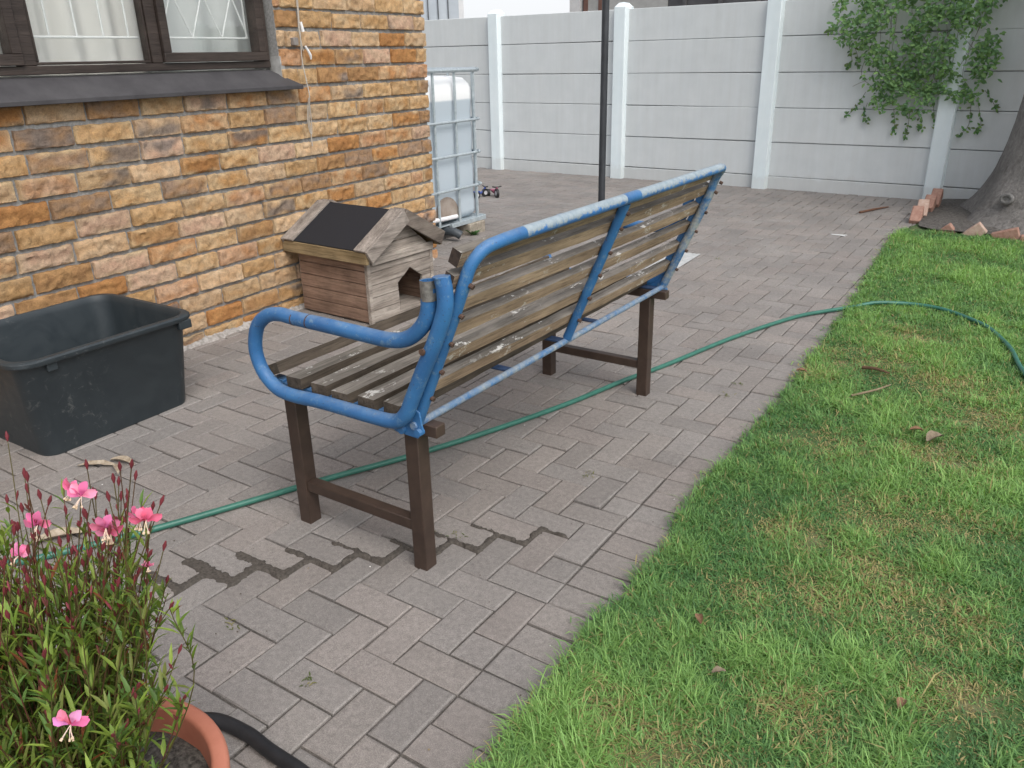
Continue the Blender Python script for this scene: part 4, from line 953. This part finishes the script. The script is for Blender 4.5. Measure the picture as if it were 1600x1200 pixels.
# ------------------------------------------------------------------ tree, bed and edging
bed = MB(); K = 40
for i in range(14):
    for k in range(K):
        t = 2 * math.pi * k / K; r = i / 13; ct, st_ = math.cos(t), math.sin(t); x, y = .30 + 1.2 * r * math.copysign(abs(ct) ** .22, ct), 8.10 + .86 * r * math.copysign(abs(st_) ** .22, st_)
        bed.v.append((x, y, .052 - .02 * r ** 6 + .015 * noise.noise(Vector((x * 6, y * 6, 0))))); bed.c.append(None)
for i in range(13):
    for k in range(K): k2 = (k + 1) % K; bed.f.append((i * K + k, (i + 1) * K + k, (i + 1) * K + k2, i * K + k2)); bed.m.append(0)
tag(bed.build('tree_bed', simple('bed_soil', (.045, .040, .036), (.13, .12, .11), 40, .95, .8, dist=.01)), 'dark bare soil round the tree', 'soil', kind='structure')
tree = thing('tree', 'thick grey tree trunk with flared foot at right edge', 'tree', (.06, 8.20, 0))
tk = MB(); NS, NR = 40, 44
zs = np.concatenate([np.linspace(-.05, .6, 18), np.linspace(.68, 3.4, 22)])
for i, z in enumerate(zs):
    base = .47 - .05 * max(0, z - .5) + .46 * math.exp(-max(0, z + .05) / .26)
    for k in range(NR):
        t = 2 * math.pi * k / NR
        flare = 1 + .20 * math.exp(-max(0, z) / .3) * math.sin(3 * t + 1.0) + .03 * math.sin(7 * t + z * 2)
        r = base * flare + .018 * noise.fractal(Vector((math.cos(t) * 4, math.sin(t) * 4, z * 1.6)), .9, 2, 4)
        ov = math.exp(-(((t - 4.25) / .35) ** 2 + ((z - .26) / .10) ** 2)); r += .05 * ov
        tk.v.append((r * math.cos(t) + .03 * max(0, z - .2) , min(.70, r * math.sin(t)), z)); tk.c.append(None)
for i in range(NS - 1):
    for k in range(NR): k2 = (k + 1) % NR; tk.f.append((i * NR + k, i * NR + k2, (i + 1) * NR + k2, (i + 1) * NR + k)); tk.m.append(0)
def mat_bark():
    n = N('bark'); f = n.noise(30, 6, .7, (1, 1, .5), .8); p = n.noise(4, 4, .6); d = n.noise(9, 5, .65, (1, 1, 2.2))
    c = n.ramp(f, [(.3, (.12, .113, .106)), (.7, (.25, .238, .225))]); c = n.mix(c, n.ramp(p, [(.3, .75), (.7, 1.15)]), 1, 'MULTIPLY')
    n.color(c); n.rough(.95); n.spec(.15); n.bump(n.math('ADD', f, d), .8, .02); return n.m
BARK = mat_bark()
trunk = tk.build('trunk', BARK, tree, angle=80)
kn = MB(); kc = Vector((-.36, -.63, .26))
for rr, zz in ((.062, 0), ): pass
dn = Vector((-.35, -.9, .15)).normalized(); ux_ = dn.cross(Vector((0, 0, 1))).normalized(); uz_ = ux_.cross(dn)
ring = [kc + (ux_ * math.cos(t) * .040 + uz_ * math.sin(t) * .030) for t in np.linspace(0, 2 * math.pi, 17)]
kn.tube(ring, .017, 8); kn.tube([kc - dn * .03, kc + dn * .006], [.04, .022], 12); kn.build('bark_knot', simple('knot_bark', (.11, .107, .103), (.20, .195, .19), 50, .95, .6), trunk)
lb = MB()
limbs = [((.1, 0, 3.3), (-.1, -.4, 4.3), (-.5, -1.0, 5.2)), ((.12, 0, 3.2), (1.2, .3, 4.2), (2.1, .4, 5.2)), ((.1, .1, 3.3), (.5, .8, 4.4), (.4, 1.5, 5.5)), ((.1, 0, 3.3), (.7, -.7, 4.5), (1.4, -1.4, 5.3))]
for l in limbs: lb.tube(l, [.22, .14, .05], 10, 5)
lb.build('limb', BARK, trunk)
cr = MB()
def clump_leaves(mb, c, rad, n_l, L, cols, gz=.7):
    for k in range(n_l):
        d = Vector((rng.gauss(0, 1), rng.gauss(0, 1), rng.gauss(0, 1))).normalized() * rad * rng.random() ** .4
        a = Vector((rng.gauss(0, 1), rng.gauss(0, 1), rng.gauss(-.2, .7))); leaf_geo(mb, Vector(c) + Vector((d.x, d.y, d.z * gz)), a, L * rng.uniform(.7, 1.3), L * .5, rng.choice(cols), bend=.15)
TC = [(.045, .10, .025), (.06, .13, .03), (.035, .08, .022), (.08, .16, .04)]
for k in range(34):
    a = rng.uniform(0, 6.28); r = 1.7 * math.sqrt(rng.random()); clump_leaves(cr, (.6 + r * math.cos(a), .2 + r * math.sin(a), rng.uniform(4.3, 6.4) - .2 * r), rng.uniform(.35, .65), 55, .13, TC)
cr.build('crown', LEAF, tree)
EB = [simple('edging_brick', (.25, .135, .10), (.35, .215, .17), 30, .9, .4), simple('pale_edging_brick', (.36, .24, .19), (.46, .35, .29), 30, .9, .4)]
ebs = [(-.945, 7.70, .035, 'x', 28, 'edging brick nearest the lawn in the row along the paving', 0), (-.935, 7.93, .055, 'x', 32, 'second edging brick along the paving counted from the lawn', 1), (-.915, 8.16, .07, 'x', 25, 'third edging brick along the paving, second from the wall', 0), (-.895, 8.40, .085, 'x', 35, 'edging brick closest to the white post of the wall', 0),
       (-.665, 7.30, .0, 'y', -42, 'small tilted edging brick left of the pointed one in front of tree', 0), (-.47, 7.26, .02, 'y', -43, 'pale pointed edging brick set on its corner before the tree', 1), (-.24, 7.22, .03, 'y', -20, 'pinkish edging brick lying tilted between pointed and buried ones', 0), (.19, 7.21, .0, 'y', -35, 'tilted edging brick right of the nearly buried one', 0), (.45, 7.22, .01, 'y', -44, 'pointed edging brick in front of the middle of the trunk', 1), (.72, 7.22, .0, 'y', -25, 'slanted edging brick at the right end of the row', 0), (-.06, 7.20, -.01, 'y', 12, 'nearly buried edging brick at the right edge before the tree', 0)]
for x, y, z, ax_, an, lbx, mi in ebs:
    b = MB(); small = .7 if 'small' in lbx else .88
    b.box((-.105 * small, -.035, -.05), (.105 * small, .035, .05)) if ax_ == 'y' else b.box((-.045, -.105, -.05), (.045, .105, .05))
    o = b.build('edging_brick', EB[mi], bevel=.008); o.location = (x, y, z); o.rotation_euler = (R(an), 0, R(rng.uniform(-5, 5))) if ax_ == 'x' else (0, R(an), R(rng.uniform(-6, 6)))
    tag(o, lbx, 'brick', 'bricks edging the tree bed')

# ------------------------------------------------------------------ creeper over the wall
crp = thing('creeper', 'leafy green creeper hanging over the pale wall near the tree', 'creeper', (-1.2, 8.9, 1.8))
O2 = Vector((-1.2, 8.9, 1.8)); cl_, cs_ = MB(), MB()
GC = [(.15, .275, .11), (.18, .32, .12), (.13, .245, .105), (.21, .35, .13), (.125, .235, .115)]
def fence_y(x): return 8.985 - .035 * (x + 2.69) - .022
poly = [(-2.08, 1.95), (-2.03, 1.5), (-1.95, 1.46), (-1.75, 1.40), (-1.74, 1.15), (-1.72, .98), (-1.62, .84), (-1.45, .82), (-1.32, .80), (-1.18, .80), (-1.10, .98), (-1.04, 1.04), (-.98, .98), (-.90, .93), (-.78, .93), (-.72, 1.02), (-.66, 1.12), (-.64, 1.35), (-.70, 1.55), (-.84, 1.66), (-.62, 1.80), (-.55, 1.98)]
def inside(x, z):
    r = False; n = len(poly)
    for i in range(n):
        (x1, z1), (x2, z2) = poly[i], poly[(i + 1) % n]
        if (z1 > z) != (z2 > z) and x < (x2 - x1) * (z - z1) / (z2 - z1) + x1: r = not r
    return r
cnt = 0
while cnt < 3200:
    x, z = rng.uniform(-2.15, -.5), rng.uniform(.7, 2.05)
    if not inside(x + rng.gauss(0, .025), z + rng.gauss(0, .025)): continue
    if noise.noise(Vector((x * 5, z * 5, 0))) < -.17 and rng.random() < .85: continue
    dep = .05 + .28 * max(0, min(1, (z - .75) / 1.0)) * rng.random() ** .8
    y = fence_y(x) - dep - .07 * (noise.noise(Vector((x * 4, z * 4, 9))) + .5)
    a = rng.uniform(0, 6.28); d = Vector((math.cos(a) * .9, -.5 * rng.random(), math.sin(a) * .6 - .25)); s_ = rng.uniform(.75, 1.2)
    col = tuple(v * s_ for v in rng.choice(GC)); leaf_geo(cl_, Vector((x, y, z)) - O2, d, rng.uniform(.026, .060), rng.uniform(.018, .032), col, up=Vector((0, -1, .5)), bend=.2); cnt += 1
for k in range(700):     # crest on top of the wall
    x = rng.uniform(-2.2, -.35); z = rng.uniform(1.86, 2.25) - .1 * abs(x + 1.3); y = fence_y(x) + rng.uniform(-.28, .35)
    a = rng.uniform(0, 6.28); leaf_geo(cl_, Vector((x, y, z)) - O2, Vector((math.cos(a), math.sin(a), rng.uniform(-.3, .8))), .055, .03, tuple(v * rng.uniform(.8, 1.25) for v in rng.choice(GC)), bend=.2)
trails = [((-1.98, 1.5), (-1.90, 1.30), (-1.93, 1.22)), ((-1.95, 1.5), (-1.86, 1.35), (-1.84, 1.25)), ((-1.73, 1.0), (-1.80, .86), (-1.88, .77)), ((-1.7, .9), (-1.72, .78), (-1.68, .72)), ((-1.45, .85), (-1.42, .70), (-1.43, .62)), ((-1.3, .85), (-1.30, .68), (-1.31, .60)), ((-1.12, .95), (-1.06, .70), (-1.00, .60)), ((-.80, .95), (-.78, .72), (-.86, .60)), ((-.75, .95), (-.68, .72), (-.72, .66)), ((-.70, 1.02), (-.62, .92), (-.58, .86)), ((-2.0, 1.7), (-2.1, 1.6), (-2.16, 1.55)), ((-1.25, .85), (-1.18, .70), (-1.2, .66))]
for t_ in trails:
    P3 = [Vector((x, fence_y(x) - .03, z)) - O2 for x, z in t_]; pts = catmull(P3, 6); cs_.tube(pts, .0022, 5, col=(.10, .09, .05))
    for k in range(20):
        i = int(len(pts) * rng.random() ** .7 * .999); a = rng.uniform(0, 6.28); leaf_geo(cl_, pts[i] + Vector((rng.gauss(0, .01), -.012, rng.gauss(0, .01))), Vector((math.cos(a), -.25, math.sin(a) - .3)), rng.uniform(.028, .045), .021, tuple(v * rng.uniform(.6, .95) for v in rng.choice(GC)), up=Vector((0, -1, .3)), bend=.2)
for k in range(14):
    x = rng.uniform(-1.8, -.75); cs_.tube([Vector((x, fence_y(x) + .1, 1.95)) - O2, Vector((x + rng.gauss(0, .06), fence_y(x) - .12, 1.7)) - O2, Vector((x + rng.gauss(0, .12), fence_y(x) - .06, 1.2)) - O2, Vector((x + rng.gauss(0, .12), fence_y(x) - .03, 1.05)) - O2], .002, 5, 4, col=(.11, .09, .06))
cl_.build('foliage', mat_leaf('creeper_leaf', .3, .5), crp, angle=60); cs_.build('stem_cluster', STEM, crp)

# ------------------------------------------------------------------ small litter
DRYM = simple('dry_leaf', (.23, .18, .125), (.42, .36, .28), 60, .9, .3)
def curl_leaf(loc, L, W, rz, label, name='dry_leaf', curl=.6, mat=DRYM, cat='leaf', grp=None):
    b = MB(); K = 12
    for i in range(K + 1):
        t = i / K; wv = W * math.sin(math.pi * (t * .94 + .03)) ** .7
        for q in range(5):
            s_ = (q - 2) / 2; b.v.append((L * (t - .5), wv * s_ * .5 + .06 * L * math.sin(t * 3), .006 + curl * wv * (s_ * s_) * .5 + .012 * t * (1 - t) + .003 * noise.noise(Vector((t * 6, q, L * 99))))); b.c.append(None)
    for i in range(K):
        for q in range(4): a = i * 5 + q; b.f.append((a, a + 5, a + 6, a + 1)); b.m.append(0)
    o = b.build(name, mat, angle=70); o.location = loc; o.rotation_euler = (0, 0, R(rz)); return tag(o, label, cat, grp)
curl_leaf((-2.80, 1.345, 0), .15, .035, 30, 'longest pale dry leaf strip in front of the tub', curl=.4, grp='dry leaves on the paving')
curl_leaf((-2.74, 1.41, 0), .12, .03, 12, 'curled brown dry leaf nearest the tub', curl=1., grp='dry leaves on the paving')
curl_leaf((-2.70, 1.36, .006), .09, .02, -20, 'short dry leaf lying across the two strips before the tub', curl=.8, grp='dry leaves on the paving')
curl_leaf((-2.43, 1.0, 0), .16, .05, 55, 'broad tan dry leaf lying by the hose behind the flowers', curl=.6, grp='dry leaves on the paving')
def stick(pts, r, label, colr=(.12, .07, .04)):
    b = MB(); b.tube(pts, [r, r * .9, r * .5], 7, 4); return tag(b.build('twig', simple('twig_bark', tuple(c * .7 for c in colr), colr, 40, .9, .3)), label, 'twig')
stick([(-1.44, 7.88, .01), (-1.36, 8.08, .013), (-1.27, 8.29, .01)], .011, 'reddish brown stick on the paving by the far wall', (.16, .08, .05))
stick([(-.58, 3.755, .035), (-.52, 3.75, .042), (-.46, 3.74, .035)], .008, 'short dark stick lying on the lawn near the hose')
stick([(-.55, 3.40, .03), (-.47, 3.48, .045), (-.43, 3.60, .035)], .005, 'thin pale bent twig lying on the lawn', (.26, .2, .13))
SCR = simple('white_scrap', (.62, .64, .64), (.72, .73, .72), 30, .7, .2)
b = MB(); b.prism([(-.06, -.008), (.01, -.014), (.05, -.03), (.055, -.02), (.02, .0), (.06, .018), (.05, .024), (0, .012), (-.055, .008)], .002, .005, 'z'); o = b.build('plastic_scrap', SCR); o.location = (-1.38, 6.83, 0); tag(o, 'small white plastic scrap on the far paving near the lawn', 'scrap')
b = MB(); K = 14
for i in range(K):
    for q in range(6): b.v.append((-.10 + .2 * i / (K - 1) + .012 * noise.noise(Vector((i, q, 1))), -.30 + .6 * q / 5 + .03 * noise.noise(Vector((i * .6, q, 5))), .004 + .004 * abs(noise.noise(Vector((i * .7, q * .9, 3)))))); b.c.append(None)
for i in range(K - 1):
    for q in range(5): a = i * 6 + q; b.f.append((a, a + 6, a + 7, a + 1)); b.m.append(0)
o = b.build('paper_sheet', simple('grey_sheet', (.36, .375, .375), (.50, .51, .51), 25, .8, .2)); o.location = (-2.19, 5.36, 0); o.rotation_euler.z = R(2); tag(o, 'flat whitish sheet on the paving behind the bench end', 'sheet')
LL = [simple('lawn_leaf', (.15, .085, .05), (.27, .155, .09), 60, .9, .2), simple('grey_lawn_leaf', (.14, .11, .075), (.23, .185, .13), 60, .9, .2)]
for (x, y, s_, rz, lbx, m_) in ((-.80, 3.55, .05, 10, 'tan fallen leaf on the lawn just below the short stick', 0), (-.19, 3.11, .09, 60, 'large curled brown leaf on the lawn right of the bent twig', 1), (-.26, 3.15, .05, 20, 'small brown leaf left of the large curled leaf', 0), (-.44, 1.50, .035, 40, 'greyish tan leaf on the lawn in the lower part of the picture', 1), (-.06, 1.62, .04, 80, 'orange leaf at the right edge of the lower lawn', 0), (-.55, 1.66, .04, 120, 'small reddish leaf near the edge of the paving', 0)):
    o = curl_leaf((x, y, .034), s_, s_ * .5, rz, lbx, 'fallen_leaf', .8, LL[m_], 'leaf', 'fallen leaves on the lawn')
# grit: crumbs and pale specks along the joints
gm = MB()
for k in range(900):
    y = rng.uniform(.5, 8.6); x = rng.uniform(-3.4, -.8); 
    if rng.random() < .35: x = lawn_edge(y) - abs(rng.gauss(0, .05))
    r = rng.uniform(.001, .0032); d_ = rng.random(); col = (.6, .6, .57) if d_ < .10 else ((.09, .075, .06) if d_ < .8 else (.24, .19, .12))
    V = [(x + r * rng.uniform(.6, 1.4) * a, y + r * rng.uniform(.6, 1.4) * b_, .001 + r * c_) for a, b_, c_ in ((1, 0, .3), (0, 1, .3), (-1, 0, .3), (0, -1, .3), (0, 0, 1.1))]
    gm.add(V, [(0, 1, 4), (1, 2, 4), (2, 3, 4), (3, 0, 4)], 0, col)
GR = N('grit'); GR.color(GR.attr()); GR.rough(.9)
tag(gm.build('grit', GR.m, smooth=False), 'crumbs and pale specks scattered on the paving', 'grit', kind='stuff')
ms = MB()
for x, y in ((-1.43, 1.655), (-1.36, 1.69), (-2.0, 1.03), (-1.62, 1.02), (-1.28, .98), (-1.02, 3.2), (-1.02, 3.35), (-1.95, 5.6), (-1.2, 2.25)):
    for k in range(12):
        a = rng.uniform(0, 6.28); leaf_geo(ms, Vector((x + rng.gauss(0, .012), y + rng.gauss(0, .012), 0)), Vector((math.cos(a), math.sin(a), rng.uniform(.1, .8))), rng.uniform(.008, .02), .004, rng.choice([(.14, .15, .05), (.22, .2, .08), (.09, .12, .04)]))
tag(ms.build('joint_moss', LEAF), 'tufts of moss and dry weed in the paving joints', 'moss', kind='stuff')
